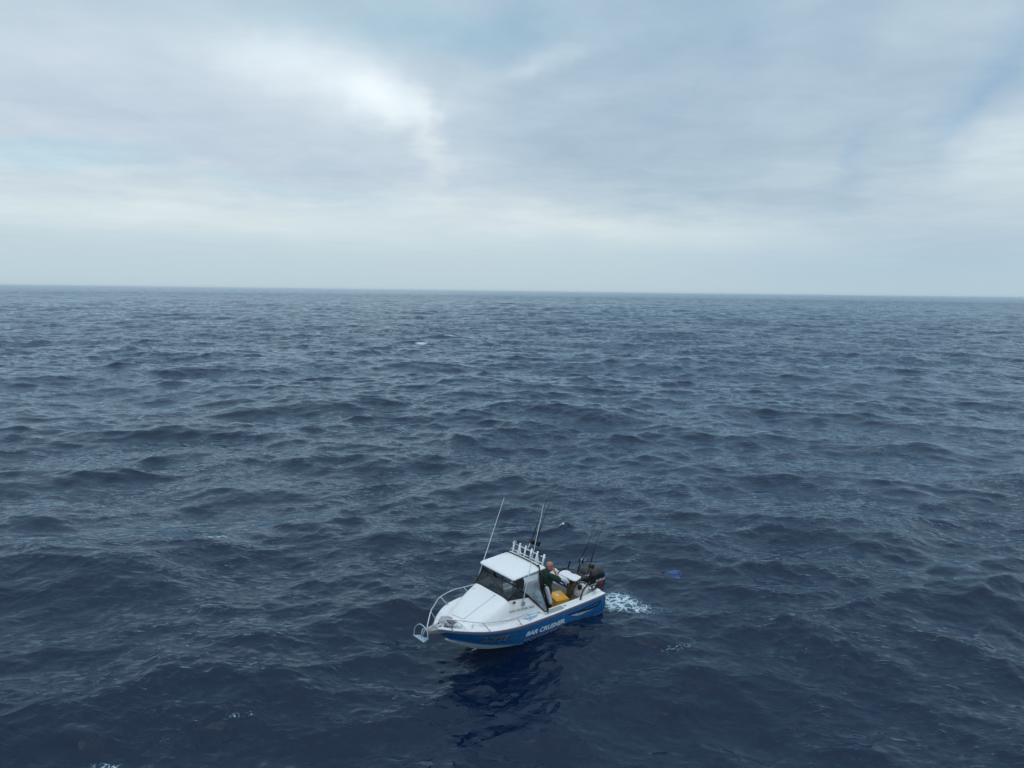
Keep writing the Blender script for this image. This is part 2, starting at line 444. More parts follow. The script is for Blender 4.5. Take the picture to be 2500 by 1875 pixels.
YELLOW = mat('yellow_plastic', (.83, .42, .035), .45, dirt=((.62, .27, .03), 5, .5, .75, .5))
LABELW = mat('white_label', (.8, .8, .75), .5)
ESKYW = mat('white_plastic_lid', (.72, .77, .78), .4)
ESKYB = mat('dark_blue_plastic', (.015, .035, .23), .4)
BOARD = mat('cutting_board_plastic', (.76, .77, .80), .55, dirt=((.36, .38, .40), 22, .55, .70, .8))
TOWEL = mat('brown_cloth', (.20, .145, .10), .95, dirt=((.07, .045, .03), 9, .42, .62, .9), bump=.006, bscale=40)
ROPE = mat('grey_rope', (.16, .15, .22), .9, dirt=((.42, .42, .45), 30, .45, .55, .9))
CHAIN = mat('chain_steel', (.48, .48, .50), .45, metal=.6)
SKIN = mat('skin', (.50, .235, .175), .55, dirt=((.40, .14, .10), 12, .42, .68, .7))
JUMPER = mat('dark_green_jumper', (.010, .038, .025), .95, dirt=((.008, .028, .02), 9, .4, .7, .7), bump=.004, bscale=35)
TROUSER = mat('dark_trousers', (.028, .018, .020), .9)
FENDER = mat('lavender_padding', (.50, .50, .60), .75, dirt=((.34, .34, .40), 10, .45, .7, .7))
RODM = mat('dark_rod_blank', (.012, .015, .025), .35)
FOAMG = mat('foam_grip', (.015, .016, .020), .9)
GOLD = mat('bright_reel_metal', (.70, .70, .68), .25, metal=.7)
REDL = mat('dark_red_lens', (.14, .03, .045), .25)
INTER = mat('dark_interior', (.05, .055, .065), .8)
SEATM = mat('grey_vinyl', (.22, .23, .26), .6)
VEST = mat('pale_cloth', (.62, .60, .64), .8)

def glass_mat(name, col, alpha, rough, streak=0.0):
    m = bpy.data.materials.new(name); m.use_nodes = True
    nt = m.node_tree; nt.nodes.clear(); g = G(nt)
    oc = g.n('ShaderNodeTexCoord').outputs['Object']
    tr = g.n('ShaderNodeBsdfTransparent'); g.put(tr.inputs[0], (.93, .96, .97, 1))
    pr = g.n('ShaderNodeBsdfPrincipled')
    n = g.noise(g.v('MULTIPLY', oc, (1.2, 1, 2.2)), 3.0, 5, .6)
    g.put(pr.inputs['Base Color'], g.mixc(g.ss(n, .35, .65), (*col, 1), (*[c * 1.55 + .02 * streak for c in col], 1)))
    pr.inputs['Roughness'].default_value = rough
    mx = g.n('ShaderNodeMixShader')
    g.put(mx.inputs[0], g.ss(n, .3, .7, max(alpha - .18 * streak, 0), min(alpha + .18 * streak, 1)))
    g.put(mx.inputs[1], tr.outputs[0]); g.put(mx.inputs[2], pr.outputs[0])
    if streak:
        b = g.n('ShaderNodeBump'); b.inputs['Distance'].default_value = .03
        g.put(b.inputs['Height'], g.noise(oc, 2.5, 3, .5)); g.put(pr.inputs['Normal'], b.outputs[0])
    g.put(g.n('ShaderNodeOutputMaterial').inputs[0], mx.outputs[0])
    return m
GLASS = glass_mat('tinted_windscreen', (.020, .028, .034), .36, .04)
VINYL = glass_mat('cloudy_clear_vinyl', (.20, .26, .29), .62, .22, 1.0)
CLOTHW = glass_mat('cloth_under_water', (.03, .085, .30), .30, .12, 1.0)

# ================================================================ mesh builder
def sub(a, b): return [a[i] - b[i] for i in range(3)]
class MB:
    def __init__(s): s.v = []; s.f = []; s.mi = []; s.sm = []
    def add(s, vs, fs, mi=0, smooth=False):
        k = len(s.v); s.v += [tuple(map(float, p)) for p in vs]
        for f in fs: s.f.append([k + i for i in f]); s.mi.append(mi); s.sm.append(smooth)
        return s
    def quad(s, a, b, c, d, mi=0): return s.add([a, b, c, d], [(0, 1, 2, 3)], mi)
    def box(s, c, size, rot=(0, 0, 0), mi=0, taper=1.0, M=None):
        hx, hy, hz = [q / 2 for q in size]
        R = Euler([R_(a) for a in rot]).to_matrix() if M is None else M
        vs = [Vector((x * (taper if z > 0 else 1), y * (taper if z > 0 else 1), z)) for z in (-hz, hz) for y in (-hy, hy) for x in (-hx, hx)]
        vs = [R @ q + Vector(c) for q in vs]
        return s.add(vs, [(0, 2, 3, 1), (4, 5, 7, 6), (0, 1, 5, 4), (2, 6, 7, 3), (0, 4, 6, 2), (1, 3, 7, 5)], mi)
    def tube(s, path, r, seg=10, mi=0, closed=False, cap=True):
        P = [Vector(p) for p in path]; n = len(P)
        rs = r if isinstance(r, (list, tuple)) else [r] * n
        vs = []; prev = None
        for i, p in enumerate(P):
            a = P[(i - 1) % n] if (closed or i > 0) else P[i]; b = P[(i + 1) % n] if (closed or i < n - 1) else P[i]
            t = (b - a).normalized()
            if prev is None:
                u = t.orthogonal().normalized()
            else:
                u = (prev - t * prev.dot(t)).normalized()
            prev = u; w = t.cross(u)
            for k in range(seg):
                q = 2 * math.pi * k / seg
                vs.append(p + (u * math.cos(q) + w * math.sin(q)) * rs[i])
        fs = []
        for i in range(n if closed else n - 1):
            j = (i + 1) % n
            for k in range(seg):
                k1 = (k + 1) % seg
                fs.append((i * seg + k, i * seg + k1, j * seg + k1, j * seg + k))
        s.add(vs, fs, mi, True)
        if cap and not closed:
            s.f.append([len(s.v) - len(vs) + k for k in range(seg)][::-1]); s.mi.append(mi); s.sm.append(False)
            s.f.append([len(s.v) - seg + k for k in range(seg)]); s.mi.append(mi); s.sm.append(False)
        return s
    def cyl(s, a, b, r, r2=None, seg=20, mi=0): return s.tube([a, b], [r, r if r2 is None else r2], seg, mi)
    def loft(s, rings, mi=0, smooth=True, closed=True, capa=True, capb=True):
        n = len(rings[0]); vs = [p for r in rings for p in r]; fs = []
        for i in range(len(rings) - 1):
            for k in range(n if closed else n - 1):
                k1 = (k + 1) % n
                fs.append((i * n + k, i * n + k1, (i + 1) * n + k1, (i + 1) * n + k))
        base = len(s.v)
        s.add(vs, fs, mi, smooth)
        if closed and capa: s.f.append([base + k for k in range(n)][::-1]); s.mi.append(mi); s.sm.append(False)
        if closed and capb: s.f.append([base + (len(rings) - 1) * n + k for k in range(n)]); s.mi.append(mi); s.sm.append(False)
        return s
    def ball(s, c, r, seg=14, rings=9, mi=0, M=None):
        rx, ry, rz = r if isinstance(r, (tuple, list)) else (r, r, r)
        vs = []; fs = []
        for i in range(rings + 1):
            ph = math.pi * i / rings
            for k in range(seg):
                a = 2 * math.pi * k / seg
                q = Vector((rx * math.sin(ph) * math.cos(a), ry * math.sin(ph) * math.sin(a), rz * math.cos(ph)))
                if M is not None: q = M @ q
                vs.append(q + Vector(c))
        for i in range(rings):
            for k in range(seg):
                k1 = (k + 1) % seg
                fs.append((i * seg + k, (i + 1) * seg + k, (i + 1) * seg + k1, i * seg + k1))
        return s.add(vs, fs, mi, True)
    def build(s, name, mats, parent=None, org=(0, 0, 0), bevel=0.0, recalc=True, solid=0.0, sub=0, voxel=0.0, smoothit=0):
        me = bpy.data.meshes.new(name)
        me.from_pydata([sub3(p, org) for p in s.v], [], s.f)
        for m in (mats if isinstance(mats, (list, tuple)) else [mats]): me.materials.append(m)
        me.polygons.foreach_set('material_index', s.mi)
        me.polygons.foreach_set('use_smooth', s.sm)
        bm = bmesh.new(); bm.from_mesh(me)
        bmesh.ops.remove_doubles(bm, verts=bm.verts, dist=1e-5)
        if recalc: bmesh.ops.recalc_face_normals(bm, faces=bm.faces)
        bm.to_mesh(me); bm.free()
        me.update()
        o = bpy.data.objects.new(name, me); COL.objects.link(o)
        if parent: o.parent = parent
        if voxel:
            md = o.modifiers.new('r', 'REMESH'); md.mode = 'VOXEL'; md.voxel_size = voxel; md.use_smooth_shade = True
            if smoothit:
                ms = o.modifiers.new('s', 'SMOOTH'); ms.iterations = smoothit; ms.factor = .5
            dg = bpy.context.evaluated_depsgraph_get()
            nm = bpy.data.meshes.new_from_object(o.evaluated_get(dg))
            o.modifiers.clear(); old = o.data; o.data = nm; bpy.data.meshes.remove(old); nm.name = name
            if not nm.materials: nm.materials.append(mats)
        if solid:
            md = o.modifiers.new('t', 'SOLIDIFY'); md.thickness = solid; md.offset = 0
        if bevel:
            md = o.modifiers.new('b', 'BEVEL'); md.width = bevel; md.segments = 3; md.limit_method = 'ANGLE'; md.angle_limit = R_(35)
        if sub:
            md = o.modifiers.new('u', 'SUBSURF'); md.levels = sub; md.render_levels = sub
        return o
def sub3(p, o): return (p[0] - o[0], p[1] - o[1], p[2] - o[2])

def thing(name, loc, label, cat, group=None):
    """an Empty standing at a place given in the boat's own metres"""
    e = bpy.data.objects.new(name, None); e.empty_display_size = .2
    COL.objects.link(e)
    e.matrix_world = M_BOAT @ Matrix.Translation(Vector(loc))
    return tag(e, label, cat, group)

def bez(pts, n=24):
    """smooth open path through points"""
    P = [Vector(p) for p in pts]; out = []
    for i in range(len(P) - 1):
        p0 = P[max(i - 1, 0)]; p1 = P[i]; p2 = P[i + 1]; p3 = P[min(i + 2, len(P) - 1)]
        for k in range(n // (len(P) - 1) + 1):
            t = k / (n // (len(P) - 1) + 1)
            out.append(.5 * ((2 * p1) + (-p0 + p2) * t + (2 * p0 - 5 * p1 + 4 * p2 - p3) * t * t + (-p0 + 3 * p1 - 3 * p2 + p3) * t ** 3))
    out.append(P[-1])
    return out

# ================================================================ the boat
boat = thing('fishing_boat', (0, 0, 0), 'small blue and white aluminium cabin fishing boat with black outboard motor drifting on open sea', 'boat')
NX = 64
XS = [5.42 * (i / NX) for i in range(NX + 1)]
def side_pt(x, v, s=1, out=0.0):
    """point on the topside: v=0 at the gunwale, v=1 at the chine"""
    ys, zs = float(sheer_y(x)), float(sheer_z(x)); yc, zc = float(chine_y(min(x, 5.13))), float(chine_z(min(x, 5.13)))
    if x > 5.13:
        t = (x - 5.13) / .29; yc = .02 * (1 - t) + .08 * t; zc = .75 * (1 - t) + 1.06 * t
    bow = .035 * math.sin(math.pi * v)                    # slight outward curve of the plate
    return Vector((x, s * (ys * (1 - v) + yc * v + bow + out), zs * (1 - v) + zc * v))
h = MB()
for s in (1, -1):
    rows = []
    for x in XS:
        rows.append([side_pt(x, v / 8.0, s) for v in range(9)])
    h.loft(rows, mi=0, smooth=True, closed=False)
    rows = []
    for x in [q for q in XS if q < 5.1] + [5.10, 5.13]:
        c = side_pt(x, 1.0, s); kz = float(keel_z(x))
        r = []
        for t in range(6):
            u = t / 5.0
            r.append(Vector((x, c.y * (1 - u), c.z * (1 - u) + kz * u - .03 * math.sin(math.pi * u))))
        rows.append(r)
    h.loft(rows, mi=1, smooth=True, closed=False)
# transom plate
tr = [side_pt(0, v / 8, 1) for v in range(9)]; tl = [side_pt(0, v / 8, -1) for v in range(9)]
h.add(tr + [Vector((0, 0, -.38))] + tl[::-1], [tuple(range(19))], 2)
hull = h.build('hull', [BLUE, BOTTOM, BLUE], boat, recalc=False)
# chine flat rib, and the pressed ribs under the gunwale
for s in (1, -1):
    m = MB()
    m.tube([side_pt(x, .985, s, .012) for x in XS if x <= 5.1], .014, 6)
    m.build('chine_rail', BLUE if s > 0 else BLUE, hull)
    m = MB()
    rows = []
    for x in XS:
        a = side_pt(x, 0, s)
        rows.append([a + Vector((0, s * -.004, .012)), a + Vector((0, s * .030, .010)), a + Vector((0, s * .034, -.038)), a + Vector((0, s * .0, -.046))])
    m.loft(rows, closed=True, smooth=False)
    m.build('rubbing_strake', STRAKE, boat)
    m = MB()
    for v in (.115, .17):
        m.tube([side_pt(x, v, s, .002) for x in XS if x <= 4.9], .010, 6)
    m.build('pressed_rib', BLUE, hull)

# ---- deck, cabin and gunwales
foot_y = lerp_curve([2.3, 2.72, 3.11, 3.58, 4.0, 4.41, 4.78], [.945, .90, .86, .80, .75, .585, .33])
def deck_z(x): return float(sheer_z(x)) + .018
def cabin_z(x, y):
    yf = float(foot_y(x)); t = (x - 3.53) / (4.78 - 3.53)
    zc = 1.56 + (1.105 - 1.56) * t; zf = deck_z(x)
    p = 9.0 * (1 - t) ** 1.5 + 2.6
    u = min(abs(y) / yf, 1.0)
    return zf + (zc - zf) * max(1 - u ** p, 0) ** (.62)
d = MB()
rows = []
nX = 26
for i in range(nX + 1):
    x = 3.53 + (4.78 - 3.53) * i / nX
    yf = float(foot_y(x)); ys = float(sheer_y(x)); r = []
    us = [-1, -.985, -.96, -.92, -.87, -.8, -.7, -.55, -.35, -.15, 0, .15, .35, .55, .7, .8, .87, .92, .96, .985, 1]
    r.append(Vector((x, -ys, deck_z(x)))); r.append(Vector((x, -(ys + yf) / 2, deck_z(x) + .006)))
    for u in us: r.append(Vector((x, yf * u, cabin_z(x, yf * u))))
    r.append(Vector((x, (ys + yf) / 2, deck_z(x) + .006))); r.append(Vector((x, ys, deck_z(x))))
    rows.append(r)
d.loft(rows, closed=False)
# side panels of the cabin behind the windscreen corner and the side decks beside them
for s in (1, -1):
    A = (3.53, s * .70, 1.535); Bq = (2.93, s * .825, 1.487); rows = []
    for i in range(15):
        t = i / 14.0
        if t < .5:
            q = t / .5; top = Vector(A).lerp(Vector(Bq), q); x = 3.53 + (2.62 - 3.53) * t
        else:
            q = (t - .5) / .5; top = Vector(Bq).lerp(Vector((2.36, s * .945, .90)), q)
        xb = 3.53 + (2.32 - 3.53) * t
        bot = Vector((xb, s * float(foot_y(xb)), deck_z(xb)))
        if t > .93: top = bot + Vector((0, 0, .02))
        rows.append([bot.lerp(top, k / 6.0) + Vector((0, s * .02 * math.sin(math.pi * k / 6.0), 0)) for k in range(7)])
    d.loft(rows, closed=False)
    rows = []
    for i in range(15):
        xb = 3.53 + (2.32 - 3.53) * i / 14.0
        rows.append([Vector((xb, s * float(foot_y(xb)), deck_z(xb))), Vector((xb, s * (float(foot_y(xb)) + float(sheer_y(xb))) / 2, deck_z(xb) + .006)), Vector((xb, s * float(sheer_y(xb)), deck_z(xb)))])
    d.loft(rows, closed=False)
deck = d.build('cabin_deck', WHITE, boat, recalc=True)

# bow deck around the anchor well, and the well itself
w = MB()
well_o = [(4.78, .30), (4.93, .42), (5.12, .27), (5.30, .09)]      # port edge of the opening, aft to forward
WZ = .93
def inner_w(x, z):
    zs, zc = float(sheer_z(x)), float(chine_z(min(x, 5.13))); v = max(0, min(1, (zs - z) / (zs - zc)))
    return max(float(sheer_y(x)) * (1 - v) + float(chine_y(min(x, 5.13))) * v - .02, .01)
for s in (1, -1):
    xs = [4.78, 4.86, 4.93, 5.02, 5.12, 5.21, 5.30, 5.40]
    inner = [np.interp(x, [p[0] for p in well_o], [p[1] for p in well_o]) for x in xs]
    inner[-1] = .02
    rows = []
    for x, yi in zip(xs, inner):
        ys = float(sheer_y(x))
        rows.append([Vector((x, s * yi, deck_z(x) + .012)), Vector((x, s * (yi + ys) / 2, deck_z(x) + .010)), Vector((x, s * ys, deck_z(x)))])
    w.loft(rows, closed=False)
    for (a, b) in zip(zip(xs, inner), list(zip(xs, inner))[1:]):
        if a[0] > 5.11: continue
        w.quad((a[0], s * a[1], deck_z(a[0]) + .012), (b[0], s * b[1], deck_z(b[0]) + .012), (b[0], s * min(b[1] * .92, inner_w(b[0], WZ)), WZ), (a[0], s * min(a[1] * .92, inner_w(a[0], WZ)), WZ))
w.quad((4.78, -.33, cabin_z(4.78, 0) * 0 + deck_z(4.78) + .03), (4.78, .33, deck_z(4.78) + .03), (4.80, .28, WZ), (4.80, -.28, WZ))
for s in (1, -1): w.add([(4.78, 0, deck_z(4.78) + .03), (4.78, s * .33, deck_z(4.78) + .012), (4.78, s * .30, deck_z(4.78) + .0)], [(0, 1, 2)])
w.add([(4.79, -.28, WZ), (4.79, .28, WZ), (4.93, .36, WZ), (5.10, .22, WZ), (5.20, .03, WZ), (5.20, -.03, WZ), (5.10, -.22, WZ), (4.93, -.36, WZ)], [tuple(range(8))])
w.build('anchor_well', WHITE_D, boat)

# cockpit gunwales, liner, floor, transom
for s in (1, -1):
    c = MB(); rows = []
    for i in range(24):
        x = 2.36 * i / 23.0
        ys = float(sheer_y(x)); yi = .80 if x > .55 else .80 - .06 * (1 - x / .55)
        z = deck_z(x)
        rows.append([Vector((x, s * ys, z)), Vector((x, s * (ys - .03), z + .012)), Vector((x, s * (yi + .02), z + .012)), Vector((x, s * yi, z)), Vector((x, s * yi, z - .09)), Vector((x, s * (yi + .03), z - .10))])
    c.loft(rows, closed=False, smooth=False)
    c.build('gunwale', WHITE, boat)
FLOOR = .10
c = MB()
for s in (1, -1):
    rows = []
    for i in range(12):
        x = .42 + (3.3 - .42) * i / 11.0
        rows.append([Vector((x, s * .84, deck_z(x) - .08)), Vector((x, s * .93, .45)), Vector((x, s * .90, FLOOR))])
    c.loft(rows, closed=False, smooth=False)
c.build('cockpit_side', LINER, boat)
c = MB(); c.box(((.3 + 3.3) / 2, 0, FLOOR - .01), (3.0, 1.84, .02))
c.build('cockpit_floor', LINER, boat)
c = MB()
c.quad((3.3, -.9, FLOOR), (3.3, .9, FLOOR), (3.3, .82, 1.0), (3.3, -.82, 1.0))
c.box((3.28, 0, 1.08), (.42, 1.52, .34), (0, 12, 0))
c.box((3.05, -.42, 1.28), (.12, .42, .16), (0, -20, 0))
c.build('dashboard', INTER, boat)
c = MB()        # stern wall of the cockpit and the engine well behind it
c.box((.40, 0, .30), (.05, 1.72, .44)); c.box((.40, 0, .53), (.09, 1.66, .035))
c.box((.20, 0, .47), (.36, 1.75, .04))
c.box((.035, 0, .62), (.07, 1.75, .16))
for s in (1, -1): c.box((.19, s * .83, .60), (.40, .05, .24))
c.build('transom', LINER, boat, bevel=.008)

# non-slip pads, rod holder rings, cleats
for s in (1, -1):
    m = MB(); z = deck_z(2.05) + .0175
    m.add([(2.33, s * .87, deck_z(2.33) + .0155), (2.30, s * 1.065, deck_z(2.3) + .0155), (1.80, s * 1.07, deck_z(1.8) + .0155), (1.70, s * 1.02, deck_z(1.7) + .0155), (1.70, s * .87, deck_z(1.7) + .0155)], [(0, 1, 2, 3, 4)])
    m.build('non_slip_pad', GREYPAD, boat, solid=.004)
for (x, y) in ((1.60, .955), (.95, .95), (1.60, -.955)):
    m = MB(); z = deck_z(x) + .014
    m.tube([(x + .045 * math.cos(a), y + .032 * math.sin(a), z + .004) for a in [k * math.pi / 8 for k in range(16)]], .010, 8, closed=True)
    m.cyl((x, y, z - .002), (x, y, z + .002), .035, seg=16, mi=1)
    m.build('rod_holder_ring', [STEEL, RUBBER], boat)
def cleat(x, y, z, yaw=0):
    m = MB(); M = Matrix.Rotation(R_(yaw), 3, 'Z')
    for dx in (-.03, .03): m.cyl(Vector((x, y, z)) + M @ Vector((dx, 0, 0)), Vector((x, y, z + .04)) + M @ Vector((dx, 0, 0)), .010, seg=8)
    m.tube([Vector((x, y, z)) + M @ Vector(q) for q in ((-.09, 0, .05), (-.05, 0, .042), (.05, 0, .042), (.09, 0, .05))], [.008, .012, .012, .008], 8)
    m.build('cleat', STEEL, boat)
cleat(.33, .93, deck_z(.33) + .012, 20); cleat(.33, -.93, deck_z(.33) + .012, -20); cleat(2.42, 1.03, deck_z(2.42) + .01, 10); cleat(4.62, .52, deck_z(4.62) + .01, 40)
for s in (1, -1):      # raised bollard boxes on the stern quarters
    m = MB(); m.box((.16, s * .90, deck_z(.16) + .05), (.20, .17, .09), taper=.8)
    m.build('stern_locker', WHITE, boat, bevel=.015)
m = MB(); m.tube(bez([(.95, .95, .75), (.90, .93, .88), (.72, .86, .99), (.45, .78, 1.02), (.30, .72, 1.02)]), .026, 10)
m.build('rod_holder', BLACK, boat)

# step-through box with grab rail on the transom, black hatch beside it
m = MB()
prof = [(.45, .48), (.45, .62), (.34, .76), (.12, .76), (.12, .48)]
m.loft([[Vector((x, y, z)) for (x, z) in prof] for y in (.22, .66)], smooth=False)
o = m.build('step_box', WHITE, boat, bevel=.02)
m = MB(); m.tube(bez([(.40, .24, .60), (.36, .24, .80), (.30, .30, .88), (.24, .44, .90), (.24, .60, .86), (.26, .66, .70), (.28, .66, .56)]), .014, 8)
m.build('grab_rail', STEEL, boat)
m = MB(); m.box((.437, .13, .62), (.02, .12, .13)); m.build('hatch', BLACK, boat)
m = MB(); m.box((.435, .13 - .28, .62), (.015, .05, .05)); m.build('latch', RUBBER, boat)

# ---- windscreen
def pane(m, pts, mi=0): m.add(pts, [tuple(range(len(pts)))], mi)
LP, LS = (3.53, .70, 1.54), (3.53, -.70, 1.54)
MP, MS = (3.23, .735, 1.815), (3.23, -.735, 1.815)
TP, TS = (3.30, .68, 2.085), (3.30, -.68, 2.085)
CP, CS = (2.93, .83, 1.492), (2.93, -.83, 1.492)
ws = MB()
for a, b, r in ((LP, LS, .034), (MP, MS, .018), (LP, MP, .020), (LS, MS, .020), (MP, TP, .014), (MS, TS, .014), (LP, CP, .020), (LS, CS, .020), (MP, CP, .032), (MS, CS, .032), ((3.27, -.17, 1.82), (3.31, -.17, 2.08), .032)):
    ws.cyl(a, b, r, seg=8)
ws.cyl((3.23, -.56, 1.83), (3.30, -.44, 2.07), .010, seg=8)
for s in (1, -1):
    ws.add([(3.23, s * .745, 1.815), (3.30, s * .69, 2.085), (3.05, s * .715, 2.07), (3.02, s * .76, 1.93), (3.10, s * .78, 1.70)], [(0, 1, 2, 3, 4)])
frame = ws.build('windscreen_frame', BLACK, boat, recalc=True)
for nm, pts in (('windscreen_pane', (LP, LS, MS, MP)), ('upper_pane', (MP, MS, TS, TP)), ('side_pane', (LP, MP, CP)), ('side_pane', (LS, MS, CS))):
    m = MB(); pane(m, pts); m.build(nm, GLASS if nm != 'upper_pane' else glass_mat('clear_upper_vinyl', (.06, .08, .09), .30, .1), frame, solid=.005)

# ---- things seen dimly through the glass: wheel, seats
m = MB(); cw = Vector((2.92, -.42, 1.32)); ax = Vector((-.85, 0, .5)).normalized(); u = ax.orthogonal().normalized(); q = ax.cross(u)
m.tube([cw + (u * math.cos(a) + q * math.sin(a)) * .17 for a in [k * math.pi / 10 for k in range(20)]], .014, 8, closed=True)
for a in (0, 2.1, 4.2): m.cyl(cw, cw + (u * math.cos(a) + q * math.sin(a)) * .17, .010, seg=6)
m.build('steering_wheel', STEEL, boat)
for y in (-.42, .42):
    sc_ = MB(); sc_.cyl((2.35, y, FLOOR), (2.35, y, .62), .04, seg=12); 
    st = sc_.build('seat_pedestal', PLATE, boat)
    sc_ = MB(); sc_.box((2.38, y, .68), (.46, .44, .12)); sc_.build('seat_cushion', SEATM, st, bevel=.04)
    sc_ = MB(); sc_.box((2.16, y, .95), (.11, .42, .46), (0, -8, 0)); sc_.build('seat_backrest', SEATM, st, bevel=.04)
m = MB(); m.box((3.28, -.12, 1.33), (.20, .30, .16), (0, -25, 0)); m.build('chart_plotter', mat('plotter_screen', (.16, .22, .34), .15), boat, bevel=.01)

# ---- hard top
def roof_outline(x0, x1, w, rc, n=6):
    pts = []
    for cx, cy, a0 in ((x1 - rc, w - rc, 0), (x0 + rc, w - rc, 90), (x0 + rc, -w + rc, 180), (x1 - rc, -w + rc, 270)):
        for k in range(n + 1):
            a = R_(a0 + 90 * k / n); pts.append((cx + rc * math.cos(a), cy + rc * math.sin(a)))
    return pts
r = MB(); ol = roof_outline(2.16, 3.37, .725, .07)
def roofz(x, y): return 2.118 + .035 * (1 - (y / .72) ** 2) - .05 * max(0, (x - 3.1) / .27) ** 2 - .055 * max(0, (2.38 - x) / .22) ** 1.5
rings = []
for (sc_, dzz) in ((.93, -.055), (.985, -.05), (1.0, -.03), (1.0, -.012), (.975, .004)):
    rings.append([Vector((2.765 + (x - 2.765) * sc_, y * sc_, roofz(x, y) + dzz)) for x, y in ol])
for sc_ in (.93, .8, .6, .4, .2, .02):
    rings.append([Vector((2.765 + (x - 2.765) * sc_, y * sc_, roofz(2.765 + (x - 2.765) * sc_, y * sc_) + .006)) for x, y in ol])
r.loft(rings)
roof = r.build('hard_top', WHITE, boat)
# black tube that wraps over the roof and runs down both sides
m = MB()
pth = []
zt = lambda y: roofz(2.40, y) + .022
port_leg = [(2.40, .66, zt(.66)), (2.44, .735, 2.12), (2.455, .755, 2.02), (2.43, .80, 1.50), (2.34, .89, 1.15), (2.30, .95, .89)]
star_leg = [(x, -y, z) for x, y, z in port_leg]
m.tube(bez(star_leg[::-1] + [(2.40, -.3, zt(.3)), (2.40, 0, zt(0)), (2.40, .3, zt(.3))] + port_leg, 90), .017, 8)
m.build('canopy_tube', BLACK, boat)
for y in (-.64, .64):
    m = MB(); m.box((2.40, y, zt(y) + .012), (.06, .06, .05), (0, 0, 20)); m.build('tube_clamp', BLACK, boat, bevel=.012)
m = MB(); m.tube(bez([(2.42, .15, zt(0)), (2.33, .30, 2.14), (2.26, .15, 2.16), (2.20, .02, 2.20), (2.17, -.04, 2.34), (2.17, -.20, 2.40), (2.17, -.42, 2.38)], 40), .006, 6); m.build('cable', BLACK, boat)

# ---- clear side curtains
for s in (1, -1):
    pts = [(3.07, s * .725, 2.06), (2.47, s * .74, 2.07), (2.43, s * .80, 1.50), (2.34, s * .89, 1.15), (2.30, s * .94, .90), (2.42, s * .935, .92), (2.93, s * .835, 1.50), (3.10, s * .79, 1.68), (3.02, s * .765, 1.93)]
    m = MB(); m.add(pts, [(0, 1, 2, 8), (2, 6, 7, 8), (2, 3, 5, 6), (3, 4, 5)])
    cu = m.build('side_curtain', VINYL, boat)
    md = cu.modifiers.new('u', 'SUBSURF'); md.levels = md.render_levels = 2; md.subdivision_type = 'SIMPLE'
    m = MB(); m.tube([(2.93, s * .845, 1.50), (2.66, s * .90, 1.20), (2.42, s * .95, .93), (2.30, s * .955, .90)], [.026, .024, .018, .018], 6); m.tube([(2.47, s * .755, 2.06), (2.31, s * .80, 1.86), (2.34, s * .80, 1.50)], .02, 6)
    m.build('curtain_trim', BLACK, boat)
m = MB(); m.tube(bez([(2.34, .95, .89), (2.32, 1.00, .98), (2.36, 1.03, .90), (2.36, 1.02, .87)]), .015, 8); m.build('strap', BLACK, boat)
# curtain rolled up behind the roof on port side
m = MB(); m.tube([(2.36, .68, 2.02), (2.33, .72, 1.6), (2.29, .76, 1.2), (2.27, .80, .85)], [.03, .04, .036, .03], 10); m.build('rolled_curtain', BLACK, boat)

# ---- rod rack on the roof
rk = MB()
def rr_(y, z): return (2.20 - .05 * (z - 2.2) / .2, y, z)
zlow, zup = 2.165, 2.335
rk.tube([rr_(-.68, zlow), rr_(.62, zlow)], .012, 8); rk.tube([rr_(-.68, zup), rr_(.68, zup)], .012, 8)
rack = rk.build('rod_rack', WHITE, boat)
ys6 = [-.60, -.36, -.12, .12, .36, .62]
for i, y in enumerate(ys6):
    m = MB(); m.cyl(rr_(y, 2.10), rr_(y, 2.41), .027, seg=14); m.build('rack_tube', WHITE, rack)
for y in (-.36, .36):
    m = MB(); a = rr_(y, 2.10); m.add([(2.20, y - .09, 2.11), (2.20, y + .09, 2.11), (2.17, y + .03, 2.32), (2.17, y - .03, 2.32)], [(0, 1, 2, 3)]); m.build('rack_gusset', WHITE, rack, solid=.008)
for (y, z, rr0) in ((-.50, 2.42, .055), (.47, 2.385, .042)):
    m = MB(); m.cyl((2.20, y, z), (2.10, y, z), rr0, rr0 * .8, seg=16); m.cyl((2.20, y, z), (2.21, y, z), rr0 * .92, seg=16, mi=1 if y < 0 else 0); m.build('deck_light', [BLACK, GOLD], rack)
m = MB(); m.tube([(2.17, -.06, 2.30), (2.10, .0, 2.56)], .010, 8); m.cyl((2.10, .0, 2.55), (2.095, .003, 2.60), .028, seg=12, mi=1); m.build('masthead_light', [WHITE, BLACK], boat)

# ---- whip antennas
for (a, b) in (((3.14, .84, 1.42), (2.44, .82, 3.99)), ((3.38, -.78, 1.56), (2.39, -.82, 3.72))):
    m = MB(); A = Vector(a); Bv = Vector(b)
    m.tube([A, A.lerp(Bv, .25), A.lerp(Bv, .26), A.lerp(Bv, .62), Bv], [.016, .015, .011, .009, .004], 8)
    an_ = m.build('antenna', mat('antenna_white', (.66, .74, .82), .4), boat)
    m = MB(); m.box(A + Vector((.0, .01 if a[1] > 0 else -.01, -.06)), (.09, .05, .11)); m.cyl(A + Vector((-.02, -.03, -.02)), A + Vector((-.02, .06, -.02)), .022, seg=10)
    m.build('antenna_bracket', PLATE, an_, bevel=.008)
m = MB(); m.ball((3.42, .80, 1.47), (.05, .035, .035)); m.build('port_light', REDL, boat)
m = MB(); m.ball((3.45, -.80, 1.47), (.05, .035, .035)); m.build('port_light', REDL, boat)
m = MB(); c0 = Vector((3.72, -.52, cabin_z(3.72, .52) + .005)); m.ball(c0, (.055, .055, .022)); m.build('deck_vent', WHITE, boat)
